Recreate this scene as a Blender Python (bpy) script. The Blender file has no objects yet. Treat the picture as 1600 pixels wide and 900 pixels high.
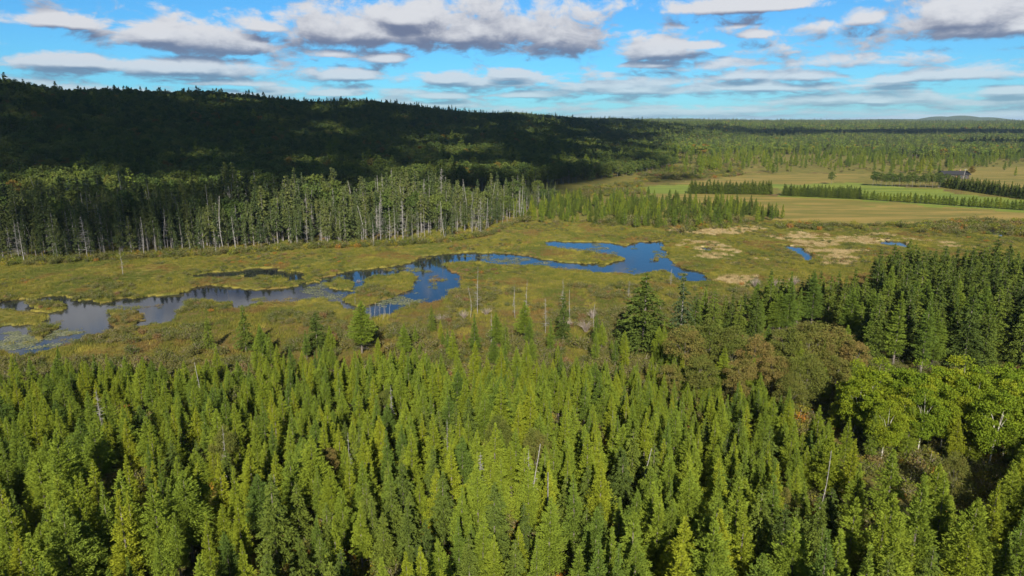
import bpy, math
import numpy as np

S = bpy.context.scene
COL = S.collection
R = math.radians

# ------------------------------------------------------------------ camera
CAM_H, PITCH, FPX = 42.0, 13.6, 1067.0          # metres, degrees down, focal length in 1600-px pixels
cam = bpy.data.cameras.new('camera'); cam.lens = 24.0; cam.sensor_width = 36.0
cam.clip_start = 0.5; cam.clip_end = 60000
co = bpy.data.objects.new('camera', cam); COL.objects.link(co)
co.location = (0, 0, CAM_H); co.rotation_euler = (R(90 - PITCH), 0, 0)
S.camera = co

SUN_EL = 31.0
# ------------------------------------------------------------------ pixel -> world helpers
def ray(px, py):
    a = (px - 800) / FPX; b = (450 - py) / FPX
    c, s = math.cos(R(PITCH)), math.sin(R(PITCH))
    return np.array([a, c + b * s, -s + b * c])
def G(px, py, z=0.0):
    d = ray(px, py); t = (z - CAM_H) / d[2]
    return (d[0] * t, d[1] * t)
def AE(px, py):
    d = ray(px, py); d = d / np.linalg.norm(d)
    return math.degrees(math.atan2(d[0], d[1])), math.degrees(math.asin(d[2]))
def P(pts, z=0.0):
    return np.array([G(x, y, z) for x, y in pts])

# ------------------------------------------------------------------ world: sky with clouds
W = bpy.data.worlds.new('World'); S.world = W; W.use_nodes = True
NT = W.node_tree; NT.nodes.clear()
def nd(nt, typ, **kw):
    n = nt.nodes.new(typ)
    for k, v in kw.items(): setattr(n, k, v)
    return n
def put(nt, sock, v):
    if hasattr(v, 'links') or isinstance(v, bpy.types.NodeSocket): nt.links.new(v, sock)
    else: sock.default_value = v
def M(nt, op, a, b=None, c=None, clamp=False):
    n = nd(nt, 'ShaderNodeMath', operation=op); n.use_clamp = clamp
    put(nt, n.inputs[0], a)
    if b is not None: put(nt, n.inputs[1], b)
    if c is not None: put(nt, n.inputs[2], c)
    return n.outputs[0]
def VM(nt, op, a, b=None, c=None):
    n = nd(nt, 'ShaderNodeVectorMath', operation=op)
    put(nt, n.inputs[0], a)
    if b is not None: put(nt, n.inputs[1], b)
    if c is not None: put(nt, n.inputs[2], c)
    return n.outputs['Value'] if op in ('LENGTH', 'DOT_PRODUCT') else n.outputs[0]
def sstep(nt, x, lo, hi, a=0.0, b=1.0):
    n = nd(nt, 'ShaderNodeMapRange', interpolation_type='SMOOTHSTEP')
    put(nt, n.inputs[0], x); n.inputs[1].default_value = lo; n.inputs[2].default_value = hi
    n.inputs[3].default_value = a; n.inputs[4].default_value = b
    return n.outputs[0]
def noise(nt, vec, scale, detail=4, rough=0.55, dist=0.0):
    n = nd(nt, 'ShaderNodeTexNoise')
    if vec is not None: put(nt, n.inputs['Vector'], vec)
    n.inputs['Scale'].default_value = scale; n.inputs['Detail'].default_value = detail
    n.inputs['Roughness'].default_value = rough; n.inputs['Distortion'].default_value = dist
    return n.outputs[0]
def mixc(nt, f, a, b):
    n = nd(nt, 'ShaderNodeMix', data_type='RGBA')
    put(nt, n.inputs[0], f); put(nt, n.inputs[6], a); put(nt, n.inputs[7], b)
    return n.outputs[2]
def comb(nt, x, y, z=0.0):
    n = nd(nt, 'ShaderNodeCombineXYZ')
    for i, v in enumerate((x, y, z)): put(nt, n.inputs[i], v)
    return n.outputs[0]

SKY_STR = 0.056
sky = nd(NT, 'ShaderNodeTexSky', sky_type='NISHITA'); sky.sun_disc = False
sky.sun_elevation = R(SUN_EL); sky.sun_rotation = R(180); sky.altitude = 300
sky.air_density = 1.0; sky.dust_density = 0.3; sky.ozone_density = 2.0
tc = nd(NT, 'ShaderNodeTexCoord').outputs['Generated']
sx = nd(NT, 'ShaderNodeSeparateXYZ'); NT.links.new(tc, sx.inputs[0])
AZ = M(NT, 'MULTIPLY', M(NT, 'ARCTAN2', sx.outputs[0], sx.outputs[1]), 57.29578)
EL = M(NT, 'MULTIPLY', M(NT, 'ARCSINE', sx.outputs[2]), 57.29578)
# clouds: centre px, centre py, half width, half height (photo pixels turned into azimuth / elevation)
CLOUDS = [(560, 42, 175, 40), (700, 40, 190, 50), (860, 48, 95, 48), (640, 20, 120, 36), (420, 38, 60, 16),
          (300, 55, 150, 34), (250, 48, 90, 28), (290, 104, 170, 20), (360, 128, 110, 8), (120, 95, 120, 16), (90, 30, 110, 16),
          (520, 82, 50, 9), (600, 90, 42, 9), (550, 117, 55, 12), (705, 122, 62, 13), (800, 115, 50, 10),
          (1035, 75, 85, 25), (1090, 70, 55, 10), (1020, 100, 65, 8),
          (1180, 5, 170, 16), (1345, 25, 38, 18), (1520, 20, 120, 40), (1510, 45, 100, 20), (1180, 52, 36, 9), (1600, 35, 70, 26),
          (1160, 115, 60, 13), (1260, 115, 80, 16), (1200, 134, 170, 11), (980, 138, 105, 13), (820, 146, 70, 9),
          (1500, 114, 150, 15), (1400, 122, 60, 9), (1580, 140, 80, 10), (1370, 157, 50, 6),
          (690, 148, 60, 9), (520, 145, 60, 7),
          (40, -150, 320, 95), (330, -150, 240, 70), (900, -190, 150, 34), (1300, -130, 210, 40), (1650, -120, 160, 60), (-250, -20, 200, 60), (1900, 30, 200, 40)]
def cloud_field(az, el):
    # compresses toward the horizon, as a flat cloud deck does in perspective
    e2 = M(NT, 'MULTIPLY', M(NT, 'LOGARITHM', M(NT, 'ADD', M(NT, 'MAXIMUM', el, -1.0), 2.2), math.e), 6.0)
    pn = comb(NT, M(NT, 'MULTIPLY', az, 0.36), e2, 3.7)
    p = comb(NT, az, el)
    f = None
    for (px, py, w, h) in CLOUDS:
        a0, e0 = AE(px, py); a1, _ = AE(px + w, py); _, e1 = AE(px, py - h)
        iw, ih = 1 / abs(a1 - a0), 1 / abs(e1 - e0)
        e0 -= 0.32 / ih; ih /= 1.3
        uv = VM(NT, 'MULTIPLY_ADD', p, (iw, ih, 0), (-a0 * iw, -e0 * ih, 0))
        L = VM(NT, 'LENGTH', VM(NT, 'MAXIMUM', uv, VM(NT, 'MULTIPLY', uv, (-1, -2.0, 0))))      # flat base, domed top
        f = L if f is None else M(NT, 'MINIMUM', f, L)
    body = M(NT, 'MAXIMUM', M(NT, 'SUBTRACT', 1.02, f), -0.55)
    n1 = noise(NT, pn, 0.95, 8, 0.64, 0.3)
    # broken deck: thin rows close to the horizon, and the rest of the dome
    n2 = noise(NT, comb(NT, M(NT, 'MULTIPLY', az, 0.07), M(NT, 'MULTIPLY', e2, 0.55), 9.1), 1.0, 3, 0.5)
    low = sstep(NT, el, 0.2, 8.0, 0.62, -0.04)
    deck = M(NT, 'ADD', M(NT, 'MULTIPLY', M(NT, 'SUBTRACT', n2, 0.56), 2.2), M(NT, 'SUBTRACT', low, 0.12))
    body = M(NT, 'MAXIMUM', body, deck)
    return M(NT, 'MULTIPLY_ADD', M(NT, 'SUBTRACT', n1, 0.5), 2.7, body), n1, body
F0, N0, B0 = cloud_field(AZ, EL)
up = M(NT, 'MULTIPLY_ADD', EL, 0.075, 0.35)
F1, N1, B1 = cloud_field(AZ, M(NT, 'ADD', EL, up))
alpha = sstep(NT, F0, -0.16, 0.42)
thick = sstep(NT, F0, 0.0, 0.75)
diff = M(NT, 'MULTIPLY_ADD', M(NT, 'SUBTRACT', N0, N1), 1.35, M(NT, 'MULTIPLY', M(NT, 'SUBTRACT', B0, B1), 1.15))
lit = sstep(NT, M(NT, 'SUBTRACT', diff, M(NT, 'MULTIPLY', thick, 0.15)), -0.48, 0.46)
cc = mixc(NT, lit, (0.068, 0.080, 0.122, 1), (0.300, 0.303, 0.315, 1))
skyc = VM(NT, 'SCALE', VM(NT, 'MULTIPLY', sky.outputs[0], (0.24, 0.61, 0.90)))     # clear polarised autumn blue
skyc.node.inputs[3].default_value = SKY_STR
# clouds far away take on the colour of the air in front of them
air = sstep(NT, EL, -0.5, 7.0, 0.55, 0.97)
fin = mixc(NT, M(NT, 'MULTIPLY', alpha, air), skyc, cc)
bg = nd(NT, 'ShaderNodeBackground'); NT.links.new(fin, bg.inputs[0]); bg.inputs[1].default_value = 1.0
NT.links.new(bg.outputs[0], nd(NT, 'ShaderNodeOutputWorld').inputs[0])
W.cycles.sampling_method = 'MANUAL'; W.cycles.sample_map_resolution = 512

# ------------------------------------------------------------------ sun, exposure
sl = bpy.data.lights.new('sun', 'SUN'); sl.energy = 5.0; sl.angle = R(0.53); sl.color = (1.0, 0.93, 0.80)
so = bpy.data.objects.new('sun', sl); COL.objects.link(so); so.location = (0, -200, 300)
so.rotation_euler = (R(90 - SUN_EL), 0, R(0.9))
S.view_settings.view_transform = 'Standard'; S.view_settings.look = 'None'
S.view_settings.exposure = 1.3; S.view_settings.gamma = 1.0; S.view_settings.use_curve_mapping = False
S.render.engine = 'CYCLES'
cy = S.cycles
cy.max_bounces = 4; cy.diffuse_bounces = 2; cy.glossy_bounces = 2; cy.transmission_bounces = 2; cy.volume_bounces = 0
cy.use_denoising = True; cy.caustics_reflective = False; cy.caustics_refractive = False

# ------------------------------------------------------------------ numpy helpers
def hash2(ix, iy, seed):
    h = (ix.astype(np.int64) * 374761393 + iy.astype(np.int64) * 668265263 + seed * 1442695041) & 0x7fffffff
    h = ((h ^ (h >> 13)) * 1274126177) & 0x7fffffff
    return ((h ^ (h >> 16)) & 0xffff) / 65535.0
def vnoise(x, y, seed=0):
    ix, iy = np.floor(x), np.floor(y); fx, fy = x - ix, y - iy
    fx = fx * fx * (3 - 2 * fx); fy = fy * fy * (3 - 2 * fy)
    a, b = hash2(ix, iy, seed), hash2(ix + 1, iy, seed)
    c, d = hash2(ix, iy + 1, seed), hash2(ix + 1, iy + 1, seed)
    return (a * (1 - fx) + b * fx) * (1 - fy) + (c * (1 - fx) + d * fx) * fy
def fbm(x, y, scale, oct=4, seed=0):
    x = np.asarray(x, float) / scale; y = np.asarray(y, float) / scale
    s = 0; a = 0.5; t = 0
    for o in range(oct):
        s = s + a * vnoise(x, y, seed + o * 17); t += a; x = x * 2.03 + 5.1; y = y * 2.03 + 1.7; a *= 0.5
    return s / t
def ss(x, a, b):
    t = np.clip((x - a) / (b - a), 0, 1); return t * t * (3 - 2 * t)
def inside(x, y, poly):
    r = np.zeros(np.shape(x), bool); n = len(poly)
    for i in range(n):
        x0, y0 = poly[i]; x1, y1 = poly[(i + 1) % n]
        if y0 == y1: continue
        c = ((y0 > y) != (y1 > y)) & (x < (x1 - x0) * (y - y0) / (y1 - y0) + x0)
        r ^= c
    return r

# ------------------------------------------------------------------ plan of the place (outlines read off the photograph, on the ground)
POND = [P(q) for q in (
    [(-90, 486), (-40, 478), (0, 474), (34, 469), (95, 466), (111, 469), (152, 474), (189, 469), (236, 464), (300, 457), (305, 446), (331, 447), (371, 452), (405, 454), (439, 452),
     (462, 445), (500, 441), (520, 433), (545, 425), (587, 421), (633, 415), (660, 402), (699, 398), (752, 396), (808, 399), (846, 406), (878, 410), (920, 413), (955, 413), (971, 405),
     (969, 399), (920, 392), (884, 388), (872, 384), (850, 381), (850, 378), (909, 379), (962, 381), (983, 385), (1004, 378), (1032, 378), (1041, 389), (1046, 403), (1053, 412), (1062, 418), (1105, 431), (1092, 438), (1056, 434), (1046, 423),
     (1025, 422), (990, 427), (962, 427), (930, 424), (895, 421), (850, 415), (794, 413), (745, 408), (706, 410), (699, 415), (706, 422), (720, 431), (722, 443), (710, 459), (696, 468), (671, 472), (640, 470), (610, 490), (580, 493), (560, 486), (540, 478), (500, 462),
     (452, 469), (429, 467), (398, 474), (378, 482), (364, 470), (327, 467), (310, 468), (297, 478), (280, 495), (263, 504), (223, 506), (175, 514), (148, 523), (128, 533), (67, 545), (0, 548), (-60, 552), (-140, 540)],
    [(297, 430), (354, 425), (398, 420), (432, 422), (469, 427), (482, 436), (449, 441), (439, 431), (388, 429), (337, 432)],
    [(1228, 384), (1250, 387), (1268, 397), (1266, 407), (1252, 404), (1246, 394), (1222, 388)],
    [(1372, 377), (1400, 376), (1418, 380), (1414, 388), (1402, 383), (1378, 381)],
    [(1532, 360), (1552, 359), (1575, 363), (1562, 369), (1540, 366)],
    [(1090, 386), (1112, 389), (1108, 391), (1088, 388)])]
ISLE = [P(q) for q in (
    [(38, 477), (52, 470), (80, 470), (99, 477), (98, 486), (70, 488), (46, 485)],
    [(-60, 490), (0, 485), (40, 487), (70, 490), (72, 498), (50, 506), (10, 510), (-60, 508)],
    [(54, 508), (74, 504), (86, 507), (80, 516), (72, 528), (58, 532), (55, 520)],
    [(157, 488), (189, 487), (219, 485), (226, 496), (214, 508), (202, 516), (178, 515), (172, 498)],
    [(535, 470), (560, 450), (575, 436), (600, 429), (640, 425), (652, 432), (646, 446), (634, 455), (612, 462), (582, 474), (555, 480)],
    [(500, 443), (530, 436), (552, 440), (545, 455), (515, 452)],
    [(1022, 403), (1031, 402), (1030, 407), (1024, 408)])]
FIELD_GOLD = P([(960, 303), (1060, 301), (1210, 306), (1400, 318), (1640, 337), (1640, 350), (1500, 347), (1420, 352), (1330, 352), (1225, 345), (1190, 326), (1080, 313), (1000, 311)])
FIELD_GREEN = [P([(985, 292), (1075, 287), (1085, 303), (1000, 303)]), P([(1195, 289), (1350, 287), (1400, 290), (1480, 299), (1640, 318), (1640, 337), (1400, 319), (1200, 307)])]
FIELD_FAR = P([(1040, 285), (1120, 276), (1200, 272), (1355, 270), (1365, 284), (1250, 290), (1180, 291), (1080, 288)])
MEADOW = P([(1505, 263), (1640, 258), (1640, 300), (1560, 290), (1500, 275)])
REEDS = [P(q) for q in (
    [(1040, 352), (1180, 356), (1400, 372), (1500, 384), (1420, 392), (1300, 384), (1180, 368), (1060, 362)],
    [(1040, 372), (1090, 378), (1180, 402), (1215, 410), (1190, 424), (1140, 418), (1090, 398), (1046, 388)],
    [(1230, 382), (1290, 384), (1350, 398), (1340, 414), (1290, 416), (1262, 404)],
    [(1060, 440), (1110, 424), (1170, 428), (1170, 450), (1110, 450)])]
DITCH = P([(1480, 356), (1530, 351), (1640, 352), (1640, 378), (1560, 374), (1500, 367)])
TRACK = P([(1162, 278), (1172, 278), (1192, 255), (1186, 254)])

XF = np.array([-1.1, -0.75, -0.47, -0.2, 0.0, 0.19, 0.29, 0.36])
FOOT = np.array([300, 330, 350, 400, 450, 600, 800, 1100.])
RIDGE = np.array([600, 760, 980, 1350, 1750, 2100, 2300, 2500.])
RZ = np.array([76, 71, 64, 64, 47, 25, 14, 6.])
def terrain(x, y):
    x = np.asarray(x, float); y = np.asarray(y, float)
    yy = np.maximum(y, 60); s = np.clip(x / yy, -1.1, 0.9)
    f = np.interp(s, XF, FOOT); r = np.interp(s, XF, RIDGE); z0 = np.interp(s, XF, RZ)
    t = (yy - f) / (r - f)
    z = np.where(t < 1, z0 * ss(t, 0, 1), z0 * (1 - 0.55 * ss(t, 1, 3.2)))
    z = z + (fbm(x, y, 170, 3, 3) - 0.5) * 26 * ss(t, 0.05, 0.5) * ss(z0, 4, 30)
    z = z + (fbm(x, y, 380, 3, 5) - 0.5) * 30 * ss(t, 0.5, 1.0) * ss(z0, 10, 40)
    far = ss(yy, 850, 2600) * ss(s, 0.1, 0.35)
    z = z + far * (9 + 26 * fbm(x, y, 900, 3, 9))
    z = z + ss(yy, 2600, 4200) * 14 * fbm(x, y, 700, 3, 29)
    # far ridges on the skyline
    for (hx, hy, w, d, h) in ((4370, 7000, 240, 900, 62), (3900, 6800, 600, 900, 18), (3350, 6100, 420, 700, 34), (2850, 5900, 420, 700, 30), (5300, 7000, 500, 900, 42), (620, 4300, 800, 700, 24), (-40, 3900, 380, 500, 42)):
        z = z + h * np.exp(-((x - hx) / w) ** 2 - ((y - hy) / d) ** 2)
    near = ss(-y, -104, -86)
    z = z + near * 0.9 + (fbm(x, y, 14, 3, 21) - 0.5) * 0.7 * ss(-y, -330, -200)
    return z - 0.0
def wet(x, y):
    """1 on open water"""
    nx = (fbm(x, y, 3.2, 3, 41) - 0.5) * 3.6; ny = (fbm(x, y, 3.2, 3, 43) - 0.5) * 6.0
    nx2 = (fbm(x, y, 11, 2, 45) - 0.5) * 3.0
    px, py = x + nx + nx2, y + ny
    m = np.zeros(np.shape(x), bool)
    for p in POND: m |= inside(px, py, p) | inside(px, py + 2.0, p) | inside(px, py - 1.6, p)
    for p in ISLE: m &= ~inside(px, py, p)
    return m
def ground_z(x, y):
    x = np.asarray(x, float); y = np.asarray(y, float)
    z = terrain(x, y)
    flat = ss(y, 92, 118) * ss(-y, -330, -300)
    marsh = 0.10 + 0.28 * fbm(x, y, 5, 3, 51)
    z = z * (1 - flat) + flat * np.maximum(marsh, z * 0.4 + 0.06)
    w = wet(x, y) & (y > 100) & (y < 420)
    return np.where(w, -0.75, z)

# ------------------------------------------------------------------ mesh helpers
def mesh(name, V, F, mats, mi=None, smooth=False):
    """V (n,3); F list of index arrays (each (m,3) or (m,4))"""
    me = bpy.data.meshes.new(name)
    V = np.asarray(V, np.float32)
    F = [np.asarray(f, np.int32) for f in F if len(f)]
    nl = sum(f.size for f in F); nf = sum(len(f) for f in F)
    me.vertices.add(len(V)); me.vertices.foreach_set('co', V.ravel())
    me.loops.add(nl); me.loops.foreach_set('vertex_index', np.concatenate([f.ravel() for f in F]))
    tot = np.concatenate([np.full(len(f), f.shape[1], np.int32) for f in F])
    me.polygons.add(nf)
    me.polygons.foreach_set('loop_start', np.concatenate([[0], np.cumsum(tot)[:-1]]).astype(np.int32))
    for m in mats: me.materials.append(m)
    if mi is not None: me.polygons.foreach_set('material_index', np.asarray(mi, np.int32))
    me.polygons.foreach_set('use_smooth', np.full(nf, smooth))
    me.update(calc_edges=True); me.validate()
    return me
def tube(pts, rad, n=6):
    pts = np.asarray(pts, float); rad = np.asarray(rad, float); k = len(pts)
    d = np.gradient(pts, axis=0); d /= np.linalg.norm(d, axis=1)[:, None] + 1e-9
    ref = np.where(np.abs(d[:, 2:3]) > 0.9, np.array([[1., 0, 0]]), np.array([[0, 0, 1.]]))
    u = np.cross(d, ref); u /= np.linalg.norm(u, axis=1)[:, None] + 1e-9; v = np.cross(d, u)
    a = np.arange(n) * 2 * math.pi / n
    V = pts[:, None] + rad[:, None, None] * (np.cos(a)[None, :, None] * u[:, None] + np.sin(a)[None, :, None] * v[:, None])
    i = np.arange(k - 1)[:, None] * n; j = np.arange(n)[None, :]; j2 = (j + 1) % n
    F = np.stack([i + j, i + j2, i + n + j2, i + n + j], -1).reshape(-1, 4)
    return V.reshape(-1, 3), F
def join(parts):
    V, F, o = [], [], 0
    for v, f in parts:
        V.append(v); F.append(np.asarray(f) + o); o += len(v)
    return np.concatenate(V), np.concatenate(F)
def leaves(rng, C, D, ln, wd, upbias=0.4):
    """one pointed quad per centre C, long axis near D"""
    n = len(C)
    D = D + rng.normal(0, 0.55, (n, 3)); D /= np.linalg.norm(D, axis=1)[:, None] + 1e-9
    N = rng.normal(0, 1, (n, 3)); N[:, 2] += upbias
    B = np.cross(D, N); B /= np.linalg.norm(B, axis=1)[:, None] + 1e-9
    l = (ln * rng.uniform(0.6, 1.3, n))[:, None]; w = (wd * rng.uniform(0.6, 1.3, n))[:, None]
    V = np.stack([C - D * l * 0.5, C + B * w * 0.5 + D * l * 0.05, C + D * l * 0.5, C - B * w * 0.5 + D * l * 0.05], 1)
    return V.reshape(-1, 3), np.arange(4 * n).reshape(-1, 4)

def conifer(rng, h, rad, zb, nlev, nbr, per_m, ln, wd, up=0.15, droop=0.35, power=0.85, belly=0.16, rough=0.25, lean=0.0, ragged=0.0):
    t = (np.arange(nlev) + rng.uniform(0, 1, nlev)) / nlev
    t = np.repeat(t, nbr); n = len(t)
    az = rng.uniform(0, 2 * math.pi, n)
    z0 = zb + (h - zb) * t * 0.985
    prof = (1 - t) ** power * np.minimum(1, 0.45 + t / belly * 0.55)
    lob = 1 + rough * np.sin(az * 3 + rng.uniform(0, 6) + t * 5) * 0.5 + rng.uniform(-rough, rough, n)
    L = np.maximum(rad * prof * lob, 0.12)
    if ragged: L = L * np.where(rng.uniform(0, 1, n) < ragged, rng.uniform(0.25, 0.6, n), 1)
    k = np.maximum(2, (per_m * L + 1.5)).astype(int)
    bi = np.repeat(np.arange(n), k)
    s = rng.uniform(0.0, 1, len(bi)) ** 0.62
    l, a = L[bi], az[bi] + rng.normal(0, 0.16, len(bi))
    cx, cy_ = np.cos(a), np.sin(a)
    upb = up * (0.5 + 1.6 * t[bi])
    z = z0[bi] + l * (upb * s - droop * s * s) + rng.normal(0, 0.06, len(bi))
    C = np.stack([cx * l * s, cy_ * l * s, z], 1)
    D = np.stack([cx, cy_, upb - 1.4 * droop * s + 0.25], 1)
    V, F = leaves(rng, C, D, ln, wd, 0.6)
    bx = lean * (V[:, 2] / h) ** 2
    V[:, 0] += bx
    tz = np.linspace(0, 1, 6)
    tp = np.stack([lean * tz ** 2, np.zeros(6), tz * h * 0.97 - 0.15 * (tz == 0)], 1)
    r0 = 0.011 * h + 0.03
    Vt, Ft = tube(tp, r0 * (1 - tz) ** 0.9 + 0.015, 6)
    # bare lower twigs
    parts = [(Vt, Ft)]
    for q in range(int(zb * 3.5) + 4):
        zz = rng.uniform(0.08 * h, max(zb * 1.25, 0.16 * h)); aa = rng.uniform(0, 6.28); ll = rng.uniform(0.3, 0.75) * rad
        e = np.array([math.cos(aa), math.sin(aa), -0.15])
        parts.append(tube([[0, 0, zz], e * ll * 0.5 + [0, 0, zz], e * ll + [0, 0, zz]], [0.03, 0.02, 0.008], 3))
    return join(parts), (V, F)

def broadleaf(rng, h, rad, zb, ncl, nleaf, ln, crown_pow=1.0, clump=0.32, trunk_r=0.011):
    hc = (h - zb) / 2; zc = zb + hc
    d = rng.normal(0, 1, (ncl, 3)); d /= np.linalg.norm(d, axis=1)[:, None]
    q = rng.uniform(0.25, 1, ncl) ** 0.5 * (1 - clump * 0.75)
    cc_ = d * q[:, None]
    cc_[:, 2] = np.where(cc_[:, 2] < 0, cc_[:, 2] * 1.0, cc_[:, 2])
    ctr = np.stack([cc_[:, 0] * rad, cc_[:, 1] * rad, zc + cc_[:, 2] * hc], 1)
    wid = np.interp((ctr[:, 2] - zb) / (h - zb), [0, 0.25, 0.55, 1], [0.6, 1.0, 1.0, 0.55 ** crown_pow])
    ctr[:, :2] *= wid[:, None]
    cr = rng.uniform(0.7, 1.25, ncl) * clump * rad
    ci = np.repeat(np.arange(ncl), nleaf)
    e = rng.normal(0, 1, (len(ci), 3)); e /= np.linalg.norm(e, axis=1)[:, None]
    e[:, 2] = np.where(e[:, 2] < -0.3, -e[:, 2] * 0.6, e[:, 2])
    rr = rng.uniform(0.35, 1.08, len(ci)) ** 0.6
    C = ctr[ci] + e * (cr[ci] * rr)[:, None] * np.array([1.1, 1.1, 0.85])
    V, F = leaves(rng, C, e * 0.6 + rng.normal(0, 0.5, e.shape), ln, ln * 0.62, 0.7)
    tz = np.linspace(0, 1, 5); bend = rng.normal(0, 0.03 * h, 2)
    tp = np.stack([bend[0] * tz ** 2, bend[1] * tz ** 2, tz * (zb + hc * 1.2) - 0.15 * (tz == 0)], 1)
    parts = [tube(tp, (trunk_r * h + 0.02) * (1 - 0.75 * tz), 6)]
    for i in rng.permutation(ncl)[:min(ncl, 9)]:
        f = rng.uniform(0.45, 0.9); st = np.array([bend[0] * f * f, bend[1] * f * f, f * (zb + hc * 1.2)])
        if ctr[i][2] < st[2]: st = np.array([bend[0] * 0.16, bend[1] * 0.16, 0.4 * (zb + hc * 1.2)])
        mid = (st + ctr[i]) / 2 + [0, 0, 0.05 * h]
        parts.append(tube([st, mid, ctr[i]], np.array([0.5, 0.33, 0.1]) * trunk_r * h, 4))
    return join(parts), (V, F)

def snag(rng, h, lean=0.0, nb=14, bl=0.9, broken=False):
    tz = np.linspace(0, 1, 7); w = rng.normal(0, 0.02 * h, 2)
    tp = np.stack([lean * tz + w[0] * np.sin(tz * 4), w[1] * np.sin(tz * 3), tz * h - 0.15 * (tz == 0)], 1)
    parts = [tube(tp, (0.0065 * h + 0.03) * (1 - tz * (0.5 if broken else 0.85)), 6)]
    for i in range(nb):
        f = rng.uniform(0.2, 0.96); p = np.array([np.interp(f, tz, tp[:, j]) for j in range(3)])
        a = rng.uniform(0, 6.28); l = bl * rng.uniform(0.3, 1.2) * (1.15 - f)
        e = np.array([math.cos(a), math.sin(a), rng.uniform(-0.4, 0.35)]) * l
        parts.append(tube([p, p + e * 0.55 + [0, 0, 0.04], p + e], [0.035, 0.022, 0.008], 3))
    return join(parts)

def shrub(rng, h, rad, nst, nleaf, ln, twig=0.016):
    parts = []; C = []
    for i in range(nst):
        a = rng.uniform(0, 6.28); r = rad * rng.uniform(0.15, 1) ** 0.7; t = np.array([math.cos(a) * r, math.sin(a) * r, h * rng.uniform(0.55, 1.0) * (1 - 0.35 * (r / rad) ** 2)])
        m = t * [0.4, 0.4, 0.6]
        parts.append(tube([[t[0] * 0.1, t[1] * 0.1, -0.05], m, t], [twig * 1.4, twig, twig * 0.4], 3))
        f = rng.uniform(0.35, 1.05, nleaf)[:, None]
        C.append(t * f + rng.normal(0, 0.13 * rad + 0.08, (nleaf, 3)))
    if nleaf == 0: return join(parts), None
    C = np.concatenate(C); C[:, 2] = np.maximum(C[:, 2], 0.08)
    V, F = leaves(rng, C, rng.normal(0, 1, C.shape), ln, ln * 0.6, 0.6)
    return join(parts), (V, F)

# ------------------------------------------------------------------ materials
def base_mat(name):
    m = bpy.data.materials.new(name); m.use_nodes = True; nt = m.node_tree; nt.nodes.clear()
    return m, nt, nd(nt, 'ShaderNodeOutputMaterial')
def leaf_mat(name, cols, trans=0.3, patch=1.4, tint=None, drift=None):
    """cols: dark, mid, light; each plant picks its place on the ramp, with drifts of tone inside the crown"""
    m, nt, out = base_mat(name)
    oi = nd(nt, 'ShaderNodeObjectInfo'); tcn = nd(nt, 'ShaderNodeTexCoord')
    nz = noise(nt, tcn.outputs['Object'], patch, 3, 0.6)
    f = M(nt, 'ADD', M(nt, 'MULTIPLY', oi.outputs['Random'], 0.62), M(nt, 'MULTIPLY', M(nt, 'SUBTRACT', nz, 0.5), 1.1))
    f = M(nt, 'ADD', f, 0.19)
    rp = nd(nt, 'ShaderNodeValToRGB'); nt.links.new(f, rp.inputs[0])
    e = rp.color_ramp.elements; e[0].position = 0.1; e[0].color = (*cols[0], 1); e[1].position = 0.9; e[1].color = (*cols[-1], 1)
    for i, c in enumerate(cols[1:-1]):
        k = e.new(0.1 + 0.8 * (i + 1) / (len(cols) - 1)); k.color = (*c, 1)
    col = rp.outputs[0]
    if drift:     # stands of one kind: tone drifts across the land
        gp = nd(nt, 'ShaderNodeNewGeometry').outputs['Position']
        for (sc_, lo, hi, c_) in drift:
            col = mixc(nt, M(nt, 'MULTIPLY', sstep(nt, noise(nt, VM(nt, 'MULTIPLY', gp, (1, 0.7, 0)), sc_, 4, 0.62), lo, hi), 0.85), col, VM(nt, 'MULTIPLY', mixc(nt, f, (0.75, 0.75, 0.75, 1), (1.3, 1.3, 1.3, 1)), c_))
    if tint:      # a few plants turning early
        col = mixc(nt, sstep(nt, M(nt, 'FRACT', M(nt, 'MULTIPLY', oi.outputs['Random'], 17.3)), tint[1], tint[1] + 0.08), col, (*tint[0], 1))
    d = nd(nt, 'ShaderNodeBsdfDiffuse'); t = nd(nt, 'ShaderNodeBsdfTranslucent'); mx = nd(nt, 'ShaderNodeMixShader')
    nt.links.new(col, d.inputs[0]); nt.links.new(col, t.inputs[0]); mx.inputs[0].default_value = trans
    nt.links.new(d.outputs[0], mx.inputs[1]); nt.links.new(t.outputs[0], mx.inputs[2]); nt.links.new(mx.outputs[0], out.inputs[0])
    return m
def bark_mat(name, c1, c2, scale=3.0):
    m, nt, out = base_mat(name)
    tcn = nd(nt, 'ShaderNodeTexCoord'); mp = nd(nt, 'ShaderNodeMapping'); mp.inputs['Scale'].default_value = (3, 3, 0.7)
    nt.links.new(tcn.outputs['Object'], mp.inputs[0])
    f = sstep(nt, noise(nt, mp.outputs[0], scale, 4, 0.6), 0.35, 0.65)
    p = nd(nt, 'ShaderNodeBsdfPrincipled'); nt.links.new(mixc(nt, f, (*c1, 1), (*c2, 1)), p.inputs['Base Color']); p.inputs['Roughness'].default_value = 0.9
    nt.links.new(p.outputs[0], out.inputs[0]); return m

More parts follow.
